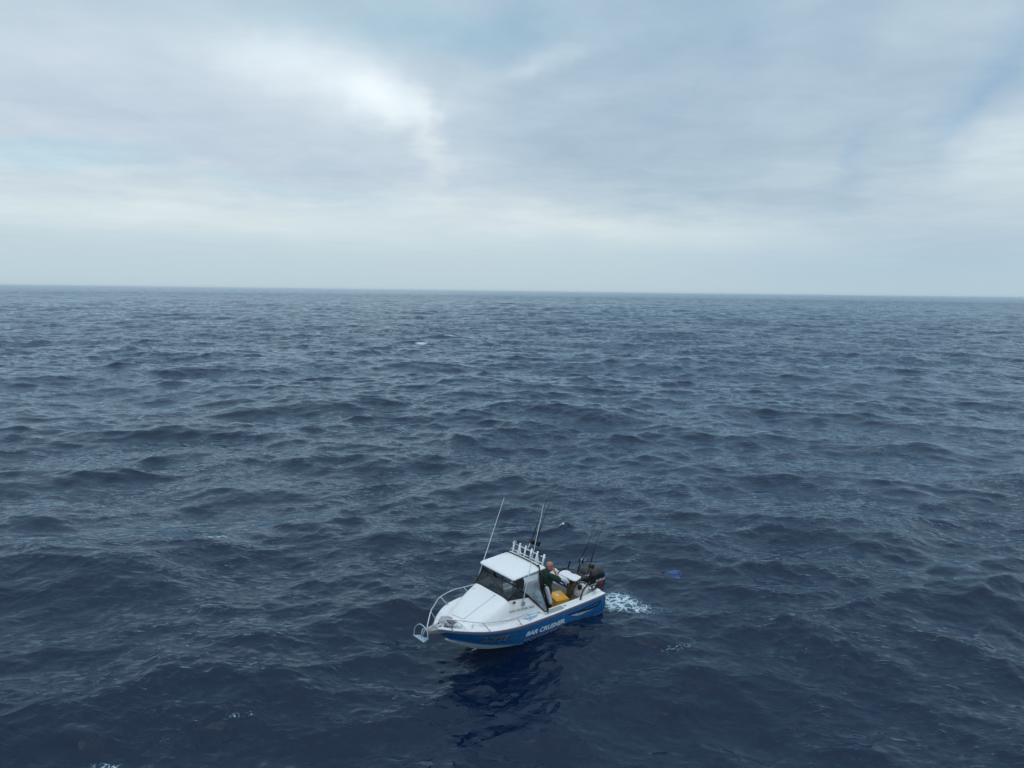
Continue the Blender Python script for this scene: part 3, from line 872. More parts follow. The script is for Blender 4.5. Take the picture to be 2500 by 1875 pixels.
# cord lying down the foredeck between two small fittings
def on_deck(x, y): return Vector((x, y, cabin_z(x, y) + .007))
m = MB(); m.tube([on_deck(3.66 + (4.62 - 3.66) * t, .24 + (.16 - .24) * t) for t in [k / 14 for k in range(15)]], .0055, 6)
m.tube([on_deck(4.64 + .05 * t, .16 - .44 * t) for t in [k / 8 for k in range(9)]], .0055, 6); m.build('deck_cord', mat('pale_cord', (.48, .50, .50), .7), boat)
for p in (on_deck(3.64, .24), on_deck(4.66, .22)):
    m = MB(); m.ball(p + Vector((0, 0, .012)), (.028, .022, .02)); m.build('deck_eye', STEEL, boat)
# gutter rail low on the cabin side
m = MB(); m.tube([(x, float(foot_y(x)) + .03, deck_z(x) + .06) for x in [3.05 + k * .1 for k in range(15)]], .006, 6); m.build('side_trim', ALU, boat)

# ---- bowsprit and bow rail
m = MB()
m.add([(5.28, -.27, 1.135), (5.28, .27, 1.135), (5.42, .15, 1.15), (5.72, .075, 1.175), (5.72, -.075, 1.175), (5.42, -.15, 1.15)], [(0, 1, 2, 3, 4, 5)])
m.add([(5.28, .27, 1.135), (5.42, .15, 1.15), (5.72, .075, 1.175), (5.72, .06, 1.08), (5.42, .10, 1.02), (5.28, .23, 1.04)], [(0, 1, 4, 5), (1, 2, 3, 4)])
m.add([(5.28, -.27, 1.135), (5.42, -.15, 1.15), (5.72, -.075, 1.175), (5.72, -.06, 1.08), (5.42, -.10, 1.02), (5.28, -.23, 1.04)], [(0, 1, 4, 5), (1, 2, 3, 4)])
m.add([(5.28, .23, 1.04), (5.42, .10, 1.02), (5.72, .06, 1.08), (5.72, -.06, 1.08), (5.42, -.10, 1.02), (5.28, -.23, 1.04)], [(0, 1, 2, 3, 4, 5)])
spr = m.build('bowsprit', PLATE, boat)
m = MB(); m.cyl((5.70, -.05, 1.15), (5.70, .05, 1.15), .035, seg=14); m.build('anchor_roller', RUBBER, spr)
m = MB(); m.box((5.33, 0, 1.165), (.20, .07, .04)); m.build('chain_stopper', STEEL, spr, bevel=.01)
RZ = .34
pr_ = [(5.66, .05, 1.19), (5.38, .27, 1.11 + RZ), (5.10, .50, 1.10 + RZ), (4.60, .90, 1.04 + RZ - .02), (4.0, 1.10, .98 + RZ - .03), (3.55, 1.12, .95 + RZ - .06), (3.20, 1.09, .925 + .26), (3.05, 1.06, .92)]
for s in (1, -1):
    m = MB(); m.tube(bez([(x, y * s, z) for x, y, z in pr_], 70), .0135, 8)
    rl = m.build('bow_rail', STEEL, boat)
    for top, bot in (((5.36, .285, 1.44), (5.14, .40, 1.11)), ((4.60, .895, 1.355), (4.34, .90, 1.03)), ((3.62, 1.115, 1.25), (3.40, 1.09, .945))):
        m = MB(); m.cyl((top[0], top[1] * s, top[2]), (bot[0], bot[1] * s, bot[2]), .012, seg=8); m.cyl((bot[0], bot[1] * s, bot[2]), (bot[0], bot[1] * s, bot[2] + .012), .028, seg=10)
        m.build('stanchion', STEEL, rl)
# windlass drum in the well
m = MB(); m.cyl((4.84, .19, 1.04), (4.94, .27, 1.04), .105, seg=22); m.cyl((4.94, .27, 1.04), (4.98, .30, 1.04), .04, seg=14); wd = m.build('windlass_drum', WHITE_D, boat, bevel=.008)
m = MB(); m.box((4.84, .33, 1.0), (.10, .10, .12), (0, 0, 25)); m.build('windlass_motor', BLACK, boat, bevel=.01)

# ---- lettering and graphics
def text_mesh(body, size=1.0, shear=0.0, bold=0.0, spacing=1.0):
    cu = bpy.data.curves.new('t', 'FONT'); cu.body = body; cu.size = size; cu.shear = shear; cu.offset = bold; cu.space_character = spacing
    cu.resolution_u = 3; cu.fill_mode = 'FRONT'
    ob = bpy.data.objects.new('t', cu); COL.objects.link(ob)
    dg = bpy.context.evaluated_depsgraph_get()
    me = bpy.data.meshes.new_from_object(ob.evaluated_get(dg))
    bpy.data.objects.remove(ob); bpy.data.curves.remove(cu)
    vs = [tuple(v.co) for v in me.vertices]; fs = [tuple(p.vertices) for p in me.polygons]
    bpy.data.meshes.remove(me)
    return vs, fs
def put_text(name, body, place, width, height, m, parent, shear=0.0, bold=0.0, spacing=1.0, org=(0, 0, 0)):
    """place(u, v) gives the point for u in 0..1 along the line and v in 0..1 of the capital height"""
    vs, fs = text_mesh(body, 1.0, shear, bold, spacing)
    xs = [q[0] for q in vs]; x0, x1 = min(xs), max(xs)
    cap = .729 if True else 1
    b = MB(); b.add([place((q[0] - x0) / (x1 - x0), q[1] / cap) for q in vs], fs)
    # refine long faces so that they follow the curved plate
    return b.build(name, m, parent, org=org, recalc=False)
def on_side(xa, va, xb, vb, ha, hb, out):
    def f(u, v):
        x = xa + (xb - xa) * u; base = va + (vb - va) * u; hh = ha + (hb - ha) * u
        return side_pt(x, base - hh * v, 1, out)
    return f
put_text('lettering', 'BAR CRUSHER.', on_side(3.22, .595, 1.74, .58, .225, .215, .006), 0, 0, TXT_W, hull, shear=.22, bold=.038)
put_text('slogan', 'FOR THE RIDE OF YOUR LIFE.', on_side(3.25, .865, 1.79, .80, .135, .115, .006), 0, 0, TXT_S, hull, shear=.22, bold=.006)
put_text('registration_outline', 'LR952', on_side(4.45, .735, 3.765, .61, .30, .28, .005), 0, 0, TXT_O, hull, shear=.25, bold=.06, spacing=1.45)
put_text('registration', 'LR952', on_side(4.45, .725, 3.765, .60, .28, .26, .009), 0, 0, TXT_K, hull, shear=.25, bold=.028, spacing=1.45)
def on_cabin(u, v):
    x = 3.60 + (2.80 - 3.60) * u; z = 1.245 + (1.185 - 1.245) * u + .062 * v
    # lean of the side panel
    yb = float(foot_y(min(x, 3.6))); 
    return Vector((x, yb + (.765 - yb) * min(1, (z - deck_z(x)) / .55) + .052 + .075 * u, z))
put_text('model_lettering', 'BAR CRUSHER 560C', on_cabin, 0, 0, TXT_G, deck, bold=.02)
def decal(name, pts, m, parent, out=.006):
    b = MB(); n = len(pts)
    b.add([side_pt(x, v, 1, out) for x, v in pts], [tuple(range(n))])
    return b.build(name, m, parent, recalc=False)
decal('swoosh_graphic', [(1.67, .24), (1.35, .27), (1.05, .265), (.75, .255), (.5, .235), (.30, .20), (.22, .22), (.20, .30), (.27, .42), (.45, .46), (.66, .44), (.85, .46), (1.05, .43), (1.35, .36), (1.55, .31)], DARKG, hull)
decal('swoosh_graphic', [(1.53, .33), (1.40, .42), (1.22, .50), (1.03, .525), (.90, .49), (.78, .50), (.56, .525), (.75, .46), (.95, .42), (1.15, .385), (1.35, .345)], SILVERG, hull, .010)
decal('swoosh_graphic', [(.95, .29), (.60, .30), (.33, .26), (.28, .28), (.34, .34), (.60, .36), (.85, .34)], mat('mid_blue_graphic', (.03, .12, .34), .3), hull, .010)
b = MB(); P = lambda x, t: Vector((x, float(foot_y(x)) * (1 - t) + float(sheer_y(x)) * t, deck_z(x) + .014))
b.add([P(3.18, .02), P(2.95, .10), P(2.78, .02), P(2.62, .0), P(2.66, .16), P(2.80, .45), P(2.90, .42), P(2.98, .62), P(3.08, .40)], [tuple(range(9))], 0)
b.build('side_graphic', SKYBLUE, deck, recalc=False)
b = MB(); b.tube([P(3.2, -.02) + Vector((0, 0, .03)), P(2.95, -.03) + Vector((0, 0, .05)), P(2.72, -.05) + Vector((0, 0, .06)), P(2.58, .0) + Vector((0, 0, .05)), P(2.56, .06) + Vector((0, 0, .02))], [.004, .012, .018, .016, .004], 6); b.build('side_graphic', DARKG, deck)

# ---- outboard motor
STEER = R_(16)
om = bpy.data.objects.new('outboard_motor', None); COL.objects.link(om); om.parent = boat
om.location = (-.15, 0, .28); om.rotation_euler = (0, R_(2), -STEER)
def sect(z, xa, xb, hw, p=3.2, n=28):
    cx = (xa + xb) / 2; a = (xb - xa) / 2; out = []
    for k in range(n):
        t = 2 * math.pi * k / n; c, s_ = math.cos(t), math.sin(t)
        out.append(Vector((cx + a * abs(c) ** (2 / p) * (1 if c > 0 else -1), hw * abs(s_) ** (2 / p) * (1 if s_ > 0 else -1), z)))
    return out
m = MB()
m.loft([sect(-.10, -.60, -.04, .18), sect(-.05, -.72, .0, .225), sect(.15, -.79, .02, .25), sect(.35, -.80, .03, .255), sect(.50, -.79, .02, .25), sect(.58, -.78, .01, .24)], capb=False)
cowl = m.build('cowl', COWL, om)
m = MB()
m.loft([sect(.58, -.785, .015, .245), sect(.62, -.79, .02, .252), sect(.68, -.775, .015, .245), sect(.745, -.73, .0, .215), sect(.785, -.65, -.05, .165), sect(.80, -.55, -.12, .10)])
for v in m.v: pass
m.v = [(x, y, z - .10 * max(0, (-x - .35) / .45) ** 1.3 * (1 if z > .6 else 0)) for x, y, z in m.v]
top = m.build('cowl_top', COWLTOP, om)
m = MB(); m.loft([sect(-.42, -.50, -.12, .10), sect(-.10, -.55, -.06, .14), sect(.01, -.60, -.05, .18)]); m.build('midsection', COWL, om)
m = MB(); m.box((.02, 0, .0), (.20, .34, .34)); m.cyl((.05, -.20, .12), (.05, .20, .12), .035, seg=12); m.box((.10, 0, .16), (.10, .28, .05)); m.build('mounting_bracket', BLACK, om, bevel=.015)
m = MB(); m.loft([sect(-.85, -.42, -.16, .05), sect(-.42, -.46, -.14, .09)]); m.ball((-.34, 0, -.85), (.26, .06, .06)); m.build('lower_leg', COWL, om)
def cowl_pt(x, z, out=.003, flare=1.0):
    a, cx = .415, -.385
    return Vector((x, .2575 * max(1 - min(abs((x - cx) / a), 1) ** 3.2, .02) ** (1 / 3.2) + out, z))
cs = lambda u, v, z0, x0, x1, hh: cowl_pt(x0 + (x1 - x0) * u, z0 + hh * v)
put_text('maker_lettering', 'SUZUKI', lambda u, v: cs(u, v, .375, -.37, -.735, .070), 0, 0, TXT_W, cowl, bold=.03)
put_text('power_lettering', '150', lambda u, v: cs(u, v, .275, -.46, -.66, .065), 0, 0, TXT_R, cowl, shear=.3, bold=.04)
b = MB(); b.add([cowl_pt(x, z) for x, z in ((-.06, .265), (-.12, .29), (-.20, .322), (-.32, .338), (-.44, .345), (-.38, .30), (-.33, .262), (-.20, .262))], [tuple(range(8))]); b.build('side_flash', SILVERG, cowl, recalc=False)
b = MB(); b.add([cowl_pt(x, z, .0015) for x, z in ((-.36, .27), (-.41, .33), (-.52, .345), (-.60, .35), (-.68, .35), (-.73, .345), (-.68, .325), (-.60, .30), (-.50, .278))], [tuple(range(9))]); b.build('side_flash', mat('dark_red_flash', (.05, .006, .012), .4), cowl, recalc=False)
put_text('top_lettering', 'DF', lambda u, v: Vector((.0 - .16 * u, .246 - .02 * v, .625 + .05 * v)), 0, 0, TXT_W, top, bold=.03)

# ---- bait board with its black frame
bb = bpy.data.objects.new('bait_board', None); COL.objects.link(bb); bb.parent = boat
m = MB(); m.add([(.86, .02, 1.19), (.86, .56, 1.19), (.80, .62, 1.19), (.55, .58, 1.19), (.50, .54, 1.19), (.50, .30, 1.19), (.535, .27, 1.19), (.535, .15, 1.19), (.50, .12, 1.19), (.50, -.02, 1.19), (.60, -.10, 1.19), (.84, -.06, 1.19)], [tuple(range(12))])
m.build('cutting_board', BOARD, bb, solid=.022)
m = MB()
m.tube([(.30, -.20, 1.14), (.30, .68, 1.14)], .026, 8); m.tube([(.46, -.10, 1.165), (.46, .62, 1.165)], .022, 8)
m.tube([(.70, .62, 1.15), (.46, .62, 1.165), (.26, .66, 1.14)], .022, 8); m.tube([(.80, -.13, 1.16), (.52, -.20, 1.20), (.30, -.20, 1.14)], .022, 8)
m.box((.38, .24, 1.155), (.16, .86, .03)); m.tube([(.70, .05, 1.17), (.42, .06, .80)], .018, 8); m.tube([(.70, .50, 1.17), (.42, .42, .80)], .018, 8)
m.box((.42, .12, .82), (.10, .10, .16)); m.box((.42, .44, .80), (.10, .08, .14))
m.build('board_frame', BLACK, bb, bevel=.006)
for (x, y) in ((.30, -.20), (.30, .20), (.30, .66)):
    m = MB(); m.tube([(x + .02, y - .01, 1.02), (x - .06, y + .04, 1.36)], .027, 10, cap=False); m.build('rod_tube', BLACK, bb)

# ================================================================ things lying, standing or hung on the boat
cp = lambda e: e
# ---- fishing rods
def rod(pts, label, group, reel, r0=.019, butt=.22, guides=6, grip=.42, bright=True, size=.055):
    """pts: from the foot of the butt to the tip; reel: distance of the reel from the foot"""
    P = bez(pts, 30); base = P[0]
    e = thing('fishing_rod', base, label, 'fishing rod', group)
    org = tuple(base)
    L = [0.0]
    for a, b in zip(P, P[1:]): L.append(L[-1] + (b - a).length)
    tot = L[-1]
    def at(d):
        d = max(0, min(d, tot - 1e-4)); i = max(k for k in range(len(L) - 1) if L[k] <= d)
        return P[i].lerp(P[i + 1], (d - L[i]) / (L[i + 1] - L[i]))
    m = MB(); n = 22
    m.tube([at(tot * k / n) for k in range(n + 1)], [r0 * .62 * (1 - k / n) + .0045 for k in range(n + 1)], 7); m.build('rod_blank', RODM, e, org)
    m = MB(); m.tube([at(0), at(butt)], .016, 9); m.build('butt', FOAMG, e, org)
    m = MB(); m.tube([at(reel + .12), at(reel + .14), at(reel + .12 + grip), at(reel + .14 + grip)], [.010, .019, .015, .009], 9); m.build('grip', FOAMG, e, org)
    m = MB(); m.tube([at(butt), at(reel + .12)], .012, 8); m.build('reel_seat', CHAIN if bright else BLACK, e, org)
    c = at(reel); t = (at(reel + .05) - c).normalized(); side = Vector((0, 1, 0)); side = (side - t * side.dot(t)).normalized(); out = t.cross(side) * -1
    c2 = c + out * (.035 + size * .5) * (1 if out.x < 0 else -1)
    m = MB(); m.cyl(c2 - side * .045, c2 + side * .045, size * .8, seg=16, mi=0)
    for sg in (-1, 1): m.cyl(c2 + side * sg * .042, c2 + side * sg * .06, size * 1.08, seg=16, mi=1)
    m.cyl(c, c2, .012, seg=8, mi=1)
    rl_ = m.build('reel', [GOLD if bright else BLACK, BLACK], e, org)
    m = MB(); h0 = c2 + side * .06; m.tube([h0, h0 + side * .02, h0 + side * .02 + t * .05 - out * .02], .006, 6); m.ball(h0 + side * .035 + t * .05 - out * .02, .014, 8, 6); m.build('reel_handle', GOLD if bright else BLACK, rl_, org)
    for k in range(guides):
        q = at(reel + .2 + grip + (tot - reel - .24 - grip) * (k + 1) / guides); rr = .018 * (1 - k / guides) + .006
        m = MB(); ctr = q + Vector((-.02, 0, 0)); m.tube([ctr + Vector((0, rr * math.cos(a), rr * math.sin(a))) for a in [j * math.pi / 4 for j in range(8)]], .0025, 5, closed=True); m.cyl(q, ctr, .0025, seg=5)
        m.build('line_guide', RODM, e, org)
    return e
rod([(2.17, -.12, 2.18), (2.077, -.12, 2.408), (1.90, -.12, 2.60), (1.82, -.12, 2.81), (1.46, -.12, 3.42), (.99, -.12, 4.08)], 'tall black fishing rod in the roof rack, the longer of the two there', 'fishing rods in the roof rack', .40, bright=False, size=.065, grip=.35)
rod([(2.17, .12, 2.18), (2.065, .12, 2.42), (1.97, .12, 2.60), (1.89, .12, 2.82), (1.67, .12, 3.29), (1.38, .12, 3.82)], 'thin black rod in the roof rack, standing beside the port whip antenna', 'fishing rods in the roof rack', .40, bright=False, size=.065, grip=.35)
rod([(.32, .20, 1.04), (.26, .20, 1.17), (.18, .20, 1.50), (-.08, .20, 1.85), (-.465, .20, 2.55)], 'black rod with bright silver reel upright behind the white cutting board', 'fishing rods standing at the bait board', .50, size=.062, grip=.32)
rod([(.44, .66, 1.04), (.40, .66, 1.19), (.245, .66, 1.54), (.08, .66, 2.05), (-.31, .66, 2.73)], 'black rod upright at the stern nearest the outboard motor cowl', 'fishing rods standing at the bait board', .50, bright=False, size=.062, grip=.32)
rod([(.42, .78, .86), (.26, .80, .80), (-.352, .80, .69), (-1.09, .80, .64), (-1.60, .80, .60), (-1.95, .80, .53)], 'black fishing rod held low over the stern quarter pointing out at the water', None, .22, size=.055, grip=.25, butt=.12)

# ---- anchor in the bowsprit
e = thing('anchor', (5.72, 0, 1.18), 'galvanised plough anchor with a round roll bar hanging off the bowsprit', 'anchor'); org = (5.72, 0, 1.18)
m = MB()
tip = (5.80, .07, .925); heel = (5.88, -.0, 1.10)
m.add([(5.83, .06, .90), (5.90, -.33, .97), (5.80, -.10, 1.03), (5.78, .0, 1.00)], [(0, 1, 2, 3)]); m.add([(5.83, .06, .90), (5.85, .29, 1.10), (5.79, .12, 1.06), (5.78, .0, 1.00)], [(0, 3, 2, 1)])
m.build('fluke', GALV, e, org, solid=.014)
m = MB(); m.tube(bez([(5.88, -.31, .985), (5.86, -.28, 1.18), (5.85, -.12, 1.34), (5.85, .04, 1.37), (5.84, .20, 1.30), (5.84, .25, 1.12)], 36), .013, 8); m.build('roll_bar', GALV, e, org)
m = MB(); m.tube([(5.70, -.04, 1.20), (5.80, -.03, 1.22), (5.87, -.02, 1.05)], .014, 8); m.tube([(5.71, .05, 1.20), (5.80, .05, 1.22), (5.88, .04, 1.05)], .011, 8); m.build('shank', GALV, e, org)

# ---- heap of rope and chain in the anchor well
e = thing('rope_heap', (4.90, -.05, WZ), 'tangled heap of grey anchor rope and chain in the bow well', 'rope'); org = (4.90, -.05, WZ)
rg_ = random.Random(3)
m = MB(); pts = []
for k in range(90):
    a = k * 1.15 + rg_.uniform(-.5, .5); r0 = .05 + .10 * abs(math.sin(k * .37)); pts.append((4.92 + r0 * math.cos(a) * 1.0, -.03 + r0 * math.sin(a) * 1.2, WZ + .02 + .12 * k / 90 + rg_.uniform(0, .03)))
m.tube(bez(pts, 260), .012, 6); m.build('rope', ROPE, e, org)
m = MB(); pts = []
for k in range(22):
    a = k * 1.3; pts.append((4.82 + .035 * math.cos(a) + .002 * k, -.12 + .045 * math.sin(a), WZ + .13 + .006 * k))
m.tube(bez(pts, 90), .008, 6); m.tube(bez([(4.98, -.02, 1.05), (5.10, 0, 1.15), (5.25, 0, 1.18), (5.5, 0, 1.19), (5.70, 0, 1.20)], 20), .009, 6); m.build('chain', CHAIN, e, org)

# ---- coolers, towel, padded roll
def cooler(name, loc, size, yaw, mats, label, cat, lid_t=.07, tapered=.93):
    e = thing(name, loc, label, cat); e.matrix_world = M_BOAT @ Matrix.Translation(Vector(loc)) @ Matrix.Rotation(R_(yaw), 4, 'Z')
    L, W, H = size
    m = MB(); m.box((0, 0, (H - lid_t) / 2), (L * .95, W * .94, H - lid_t)); bo = m.build('body', mats[0], e, bevel=.025)
    m = MB(); m.box((0, 0, H - lid_t / 2), (L, W, lid_t)); m.box((0, 0, H + .006), (L * .82, W * .78, .014)); ld = m.build('lid', mats[1], e, bevel=.02)
    for sgn in (-1, 1):
        m = MB(); m.box((sgn * L * .30, -W * .49, H - lid_t - .03), (.05, .03, .10)); m.build('latch', mats[1], bo, bevel=.008)
    m = MB(); m.tube([(-.10, -W * .50, H * .62), (-.10, -W * .50 - .04, H * .60), (.10, -W * .50 - .04, H * .60), (.10, -W * .50, H * .62)], .013, 8); m.build('handle', mats[1], bo)
    return e, ld
e, ld = cooler('cooler', (.94, .06, FLOOR + .002), (.56, .43, .45), 72 + 180, (YELLOW, YELLOW), 'yellow hard plastic cooler box on the cockpit floor', 'cooler')
m = MB(); m.box((.03, .04, .4675), (.17, .045, .003), (0, 0, 8)); m.box((.05, .00, .4675), (.10, .02, .003), (0, 0, 8)); m.build('sticker', LABELW, ld)
cooler('cooler', (.24, -.32, .492), (.58, .32, .27), 90, (ESKYB, ESKYW), 'blue cooler box with a white lid on the stern ledge', 'cooler', lid_t=.06)
e = thing('towel', (.42, .12, .55), 'brown and grey cloth draped over the stern wall beside the white step box', 'cloth'); org = (.42, .12, .55)
m = MB(); rows = []
rg_ = random.Random(5)
for i in range(22):
    t = i / 21.0
    if t < .3: q = t / .3; x, z, yc_, wd_ = .20 + .26 * q, .80 + .05 * math.sin(q * 3.1), .20 - .02 * q, .13
    else: q = (t - .3) / .7; x, z, yc_, wd_ = .46 + .05 * math.sin(q * 2.5), .80 - .50 * q, .18 - .15 * q, .13 - .02 * q
    rows.append([Vector((x + .022 * math.sin(j * 1.9 + t * 4) + .012 * math.sin(j * 4.1 + 9 * t), yc_ + wd_ * (j / 10 - 1) + .012 * math.sin(t * 11 + j), z + .015 * math.sin(j * 1.3 + 5 * t) + (-.03 * math.sin(j * .9) if i == 21 else 0))) for j in range(21)])
m.loft(rows, closed=False); m.build('cloth', TOWEL, e, org, solid=.012, sub=1)
e = thing('fender', (1.98, .60, 1.10), 'pale grey padded roll hanging beside the person at the cabin opening', 'fender'); org = (1.98, .60, 1.10)
m = MB(); A = Vector((2.02, .60, 1.39)); Bv = Vector((1.88, .66, .84))
m.tube([A.lerp(Bv, t) for t in (-.03, 0, .04, .12, .3, .5, .7, .88, .96, 1.0)], [.012, .035, .052, .063, .066, .064, .062, .06, .045, .015], 14); m.build('padding', FENDER, e, org)
m = MB(); m.tube(bez([A + Vector((0, 0, .0)), A + Vector((.06, .02, .10)), (2.22, .70, 1.55)]), .006, 6); m.build('cord', mat('white_cord', (.55, .55, .52), .8), e, org)
e = thing('life_jacket', (3.02, .45, 1.66), 'pale cloth bundle lying on the dashboard behind the windscreen', 'life jacket'); org = (3.02, .45, 1.66)
m = MB(); m.box((3.0, .45, 1.72), (.06, .22, .34), (0, -15, 10)); m.ball((3.02, .58, 1.86), (.05, .09, .07)); m.build('jacket_body', VEST, e, org, bevel=.03, sub=1)
m = MB(); m.tube(bez([(3.03, .25, 1.80), (3.04, .36, 1.90), (3.02, .48, 1.84), (3.05, .62, 1.80), (3.08, .70, 1.70)], 20), .010, 6); m.build('strap', VEST, e, org)

# ---- the person
PX, PY = 1.60, .17
e = thing('person', (PX, PY, FLOOR), 'bald person in green jumper and sunglasses standing in the cockpit with hands at chin', 'person'); org = (PX, PY, FLOOR)
V = Vector
def capsule(m, a, b, ra, rb, n=5, seg=14):
    a, b = V(a), V(b); m.ball(a, ra, seg, 8); m.ball(b, rb, seg, 8); m.tube([a, b], [ra, rb], seg)
RS, LSH = V((1.62, .395, 1.495)), V((1.60, -.055, 1.495))          # right (near the camera) and left shoulder
RE, LE = V((1.395, .49, 1.36)), V((1.40, -.12, 1.25))
RW, LW = V((1.335, .29, 1.50)), V((1.34, .05, 1.45))
RH, LH = V((1.325, .225, 1.535)), V((1.325, .12, 1.52))
HD = V((1.455, .165, 1.705))
fd = V((-.86, .50, -.12)).normalized(); sdv = V((.50, .86, 0)).normalized(); upv = fd.cross(sdv) * -1
if upv.z < 0: upv = -upv
HM = Matrix((fd, sdv, upv)).transposed()
def H_(x, y, z): return HD + HM @ V((x, y, z))
def head_parts(m):
    m.ball(H_(-.012, 0, .030), (.100, .078, .092), 22, 14, M=HM)      # skull
    m.ball(H_(.030, 0, -.035), (.066, .058, .082), 18, 12, M=HM)      # face
    m.ball(H_(.060, 0, -.098), (.030, .032, .024), 12, 8, M=HM)       # chin
    m.ball(H_(.098, 0, -.020), (.018, .013, .024), 10, 8, M=HM)       # nose
    m.ball(H_(.088, 0, -.066), (.014, .026, .009), 10, 8, M=HM)       # lips
    m.ball(H_(.074, 0, .030), (.020, .050, .012), 10, 8, M=HM)        # brow
    for sg in (-1, 1): m.ball(H_(-.012, sg * .079, -.012), (.018, .011, .030), 10, 8, M=HM)
def hand(m, wrist, palm, curl, spread, sg):
    capsule(m, wrist, palm, .026, .030)
    d_ = (palm - wrist).normalized(); s_ = spread.normalized()
    m.ball(palm, (.036, .036, .028), 12, 8)
    for k, ln in enumerate((.030, .034, .032, .026)):
        b0 = palm + d_ * .022 + s_ * (.024 - .016 * k); b1 = b0 + d_ * ln + curl * .012; b2 = b1 + d_ * ln * .3 + curl * ln * .85; b3 = b2 + curl * ln * .55 - d_ * ln * .4
        capsule(m, b0, b1, .0095, .0088, seg=8); capsule(m, b1, b2, .0088, .0080, seg=8); capsule(m, b2, b3, .0080, .0070, seg=8)
    t0 = palm + s_ * .026 - d_ * .012; t1 = t0 + s_ * .020 + d_ * .026; t2 = t1 + d_ * .026 + curl * .012
    capsule(m, t0, t1, .012, .010, seg=8); capsule(m, t1, t2, .010, .008, seg=8)
m = MB()
head_parts(m)
capsule(m, H_(-.02, 0, -.05), (1.565, .17, 1.50), .058, .068)
m.ball((1.615, .17, 1.36), (.115, .185, .20), 16, 12); m.ball((1.61, .17, 1.08), (.125, .165, .20), 16, 12)
for S_, E_, W_, sg in ((RS, RE, RW, 1), (LSH, LE, LW, -1)):
    capsule(m, S_, E_, .056, .044); capsule(m, E_, W_, .043, .028)
hand(m, RW, RH, V((-.1, -.9, .3)).normalized(), V((-.6, .2, .7)), 1)
hand(m, LW, LH, V((-.1, .9, .2)).normalized(), V((-.6, -.2, .7)), -1)
for y in (.07, .27):
    f = 1 if y > .17 else -1
    capsule(m, (1.61, y, .96), (1.57, y + .03 * f, .55), .085, .058); capsule(m, (1.57, y + .03 * f, .55), (1.61, y + .04 * f, .19), .056, .038)
    m.ball((1.55, y + .045 * f, FLOOR + .05), (.12, .045, .045), 12, 8)
body = m.build('body', SKIN, e, org, voxel=.0075, smoothit=2)
m = MB()        # jumper: torso, collar and sleeves to mid forearm
m.ball((1.635, .17, 1.35), (.185, .255, .26), 18, 14); m.ball((1.63, .17, 1.02), (.190, .235, .27), 18, 14); capsule(m, (1.62, .17, 1.50), (1.565, .17, 1.565), .135, .092)
m.ball((1.62, .17, .82), (.175, .215, .06), 16, 8)
for S_, E_, W_ in ((RS, RE, RW), (LSH, LE, LW)):
    capsule(m, S_, E_, .105, .078); capsule(m, E_, E_.lerp(W_, .36), .076, .056)
m.build('jumper', JUMPER, body, org, voxel=.011, smoothit=2)
m = MB()
m.ball((1.615, .17, .90), (.145, .185, .12), 16, 10)
for y in (.07, .27):
    f = 1 if y > .17 else -1
    capsule(m, (1.615, y, .88), (1.575, y + .03 * f, .55), .105, .080); capsule(m, (1.575, y + .03 * f, .55), (1.61, y + .04 * f, .18), .078, .062)
m.build('trousers', TROUSER, body, org, voxel=.012, smoothit=2)
for y in (.03, .31):
    m = MB(); m.ball((1.545, y, FLOOR + .055), (.14, .055, .055), 14, 8); m.build('boot', RUBBER, body, org)
m = MB()
for sg in (-1, 1):
    m.box(H_(.092, sg * .030, .008), (.012, .050, .034), M=HM); m.tube([H_(.088, sg * .056, .012), H_(.04, sg * .080, .012), H_(-.02, sg * .083, .004)], .004, 6)
m.tube([H_(.096, -.012, .014), H_(.096, .012, .014)], .004, 6)
m.build('sunglasses', BLACK, body, org, bevel=.004)
m = MB(); m.ball(H_(-.022, 0, .006), (.096, .083, .066), 18, 10, M=HM); m.build('hair_fringe', mat('thin_grey_hair', (.34, .23, .21), .9), body, org)
wd = (RH - RW).normalized(); u_ = wd.orthogonal().normalized(); v_ = wd.cross(u_)
m = MB(); cc = RW - wd * .008; m.tube([cc + (u_ * math.cos(a) + v_ * math.sin(a)) * .033 for a in [k * math.pi / 8 for k in range(16)]], .008, 8, closed=True); m.build('watch', BLACK, body, org)

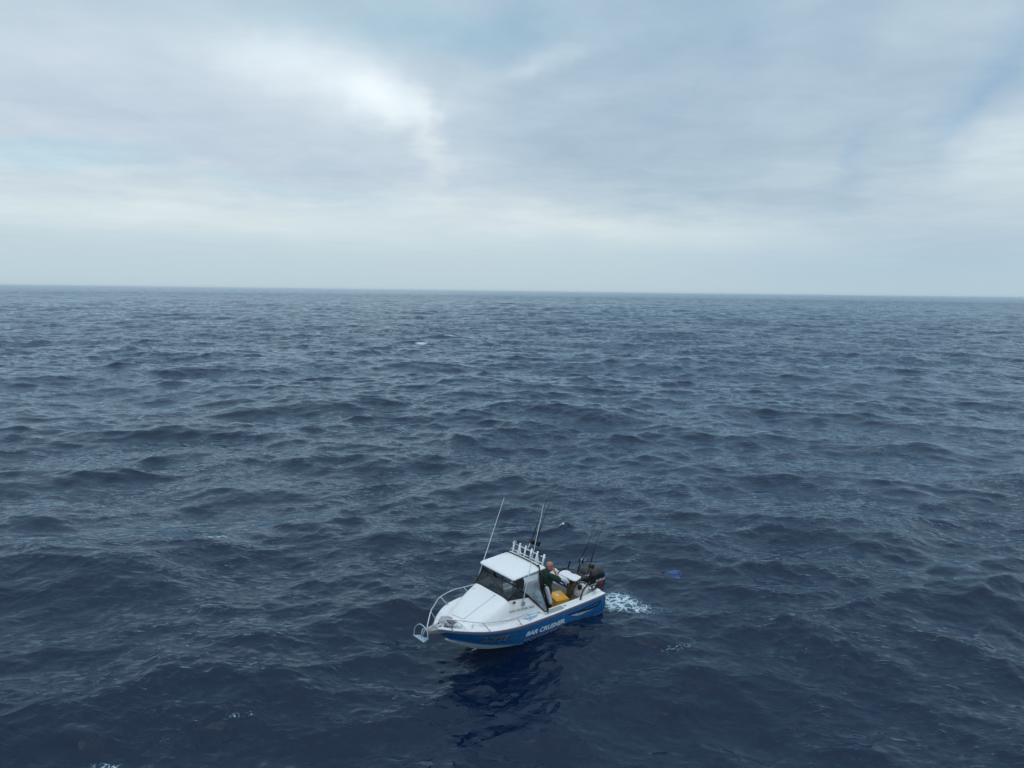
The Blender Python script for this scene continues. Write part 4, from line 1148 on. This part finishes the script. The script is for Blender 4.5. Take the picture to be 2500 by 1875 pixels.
# ---- blue drogue awash astern, its red line
dx0, dy0 = 5.58, 23.45
e = bpy.data.objects.new('drogue', None); COL.objects.link(e); e.location = (dx0, dy0, 0)
tag(e, 'patch of bright blue cloth with a reddish tail awash in the sea behind the motor', 'drogue')
xs_ = np.linspace(-.42, .42, 34); ys_ = np.linspace(-.62, .58, 40)
gx, gy = np.meshgrid(xs_, ys_, indexing='ij')
hh, ddx, ddy, _, _ = sea_final(dx0 + gx, dy0 + gy, np.full_like(gx, .04))
m = MB(); rg_ = np.random.default_rng(4); idx = {}
vs = []; fs = []
def inb(x, y):
    a = math.atan2(y, x); r = math.hypot(x / .23, y / .40)
    return r < 1 + .18 * math.sin(3 * a + 1) + .12 * math.sin(5 * a + 2) + .07 * math.sin(9 * a)
for i in range(34):
    for j in range(40):
        if inb(gx[i, j], gy[i, j]): idx[(i, j)] = len(vs); vs.append((gx[i, j] + ddx[i, j], gy[i, j] + ddy[i, j], float(hh[i, j]) + .020))
for i in range(33):
    for j in range(39):
        q = [(i, j), (i + 1, j), (i + 1, j + 1), (i, j + 1)]
        if all(t in idx for t in q): fs.append([idx[t] for t in q])
m.add(vs, fs, smooth=True); m.build('cloth', CLOTHW, e)
m = MB(); pts = []
for k in range(16):
    t = k / 15; xx, yy = -.30 - .62 * t, -.02 - .06 * math.sin(5 * t)
    q = sea_final(np.array([dx0 + xx]), np.array([dy0 + yy]), np.array([.04])); pts.append((xx + float(q[1][0]), yy + float(q[2][0]), float(q[0][0]) + .012))
m.tube(pts, [.035 - .028 * abs(k / 15 - .2) for k in range(16)], 6); m.build('line', glass_mat('red_line_under_water', (.13, .05, .07), .3, .2, 1.0), e)

# ================================================================ sea haze
hz = MB(); hz.box((0, 12000, 8.5), (60000, 32000, 23))
haze = hz.build('haze', [], None)
haze['kind'] = 'stuff'; haze['label'] = 'thin blue sea haze towards the horizon'
vm = bpy.data.materials.new('haze_air'); vm.use_nodes = True; vm.node_tree.nodes.clear(); g = G(vm.node_tree)
pv = g.n('ShaderNodeVolumePrincipled'); pv.inputs['Color'].default_value = (.80, .90, 1.0, 1); pv.inputs['Density'].default_value = HAZE; pv.inputs['Anisotropy'].default_value = 0.0
g.nt.links.new(pv.outputs[0], g.n('ShaderNodeOutputMaterial').inputs['Volume'])
haze.data.materials.append(vm)
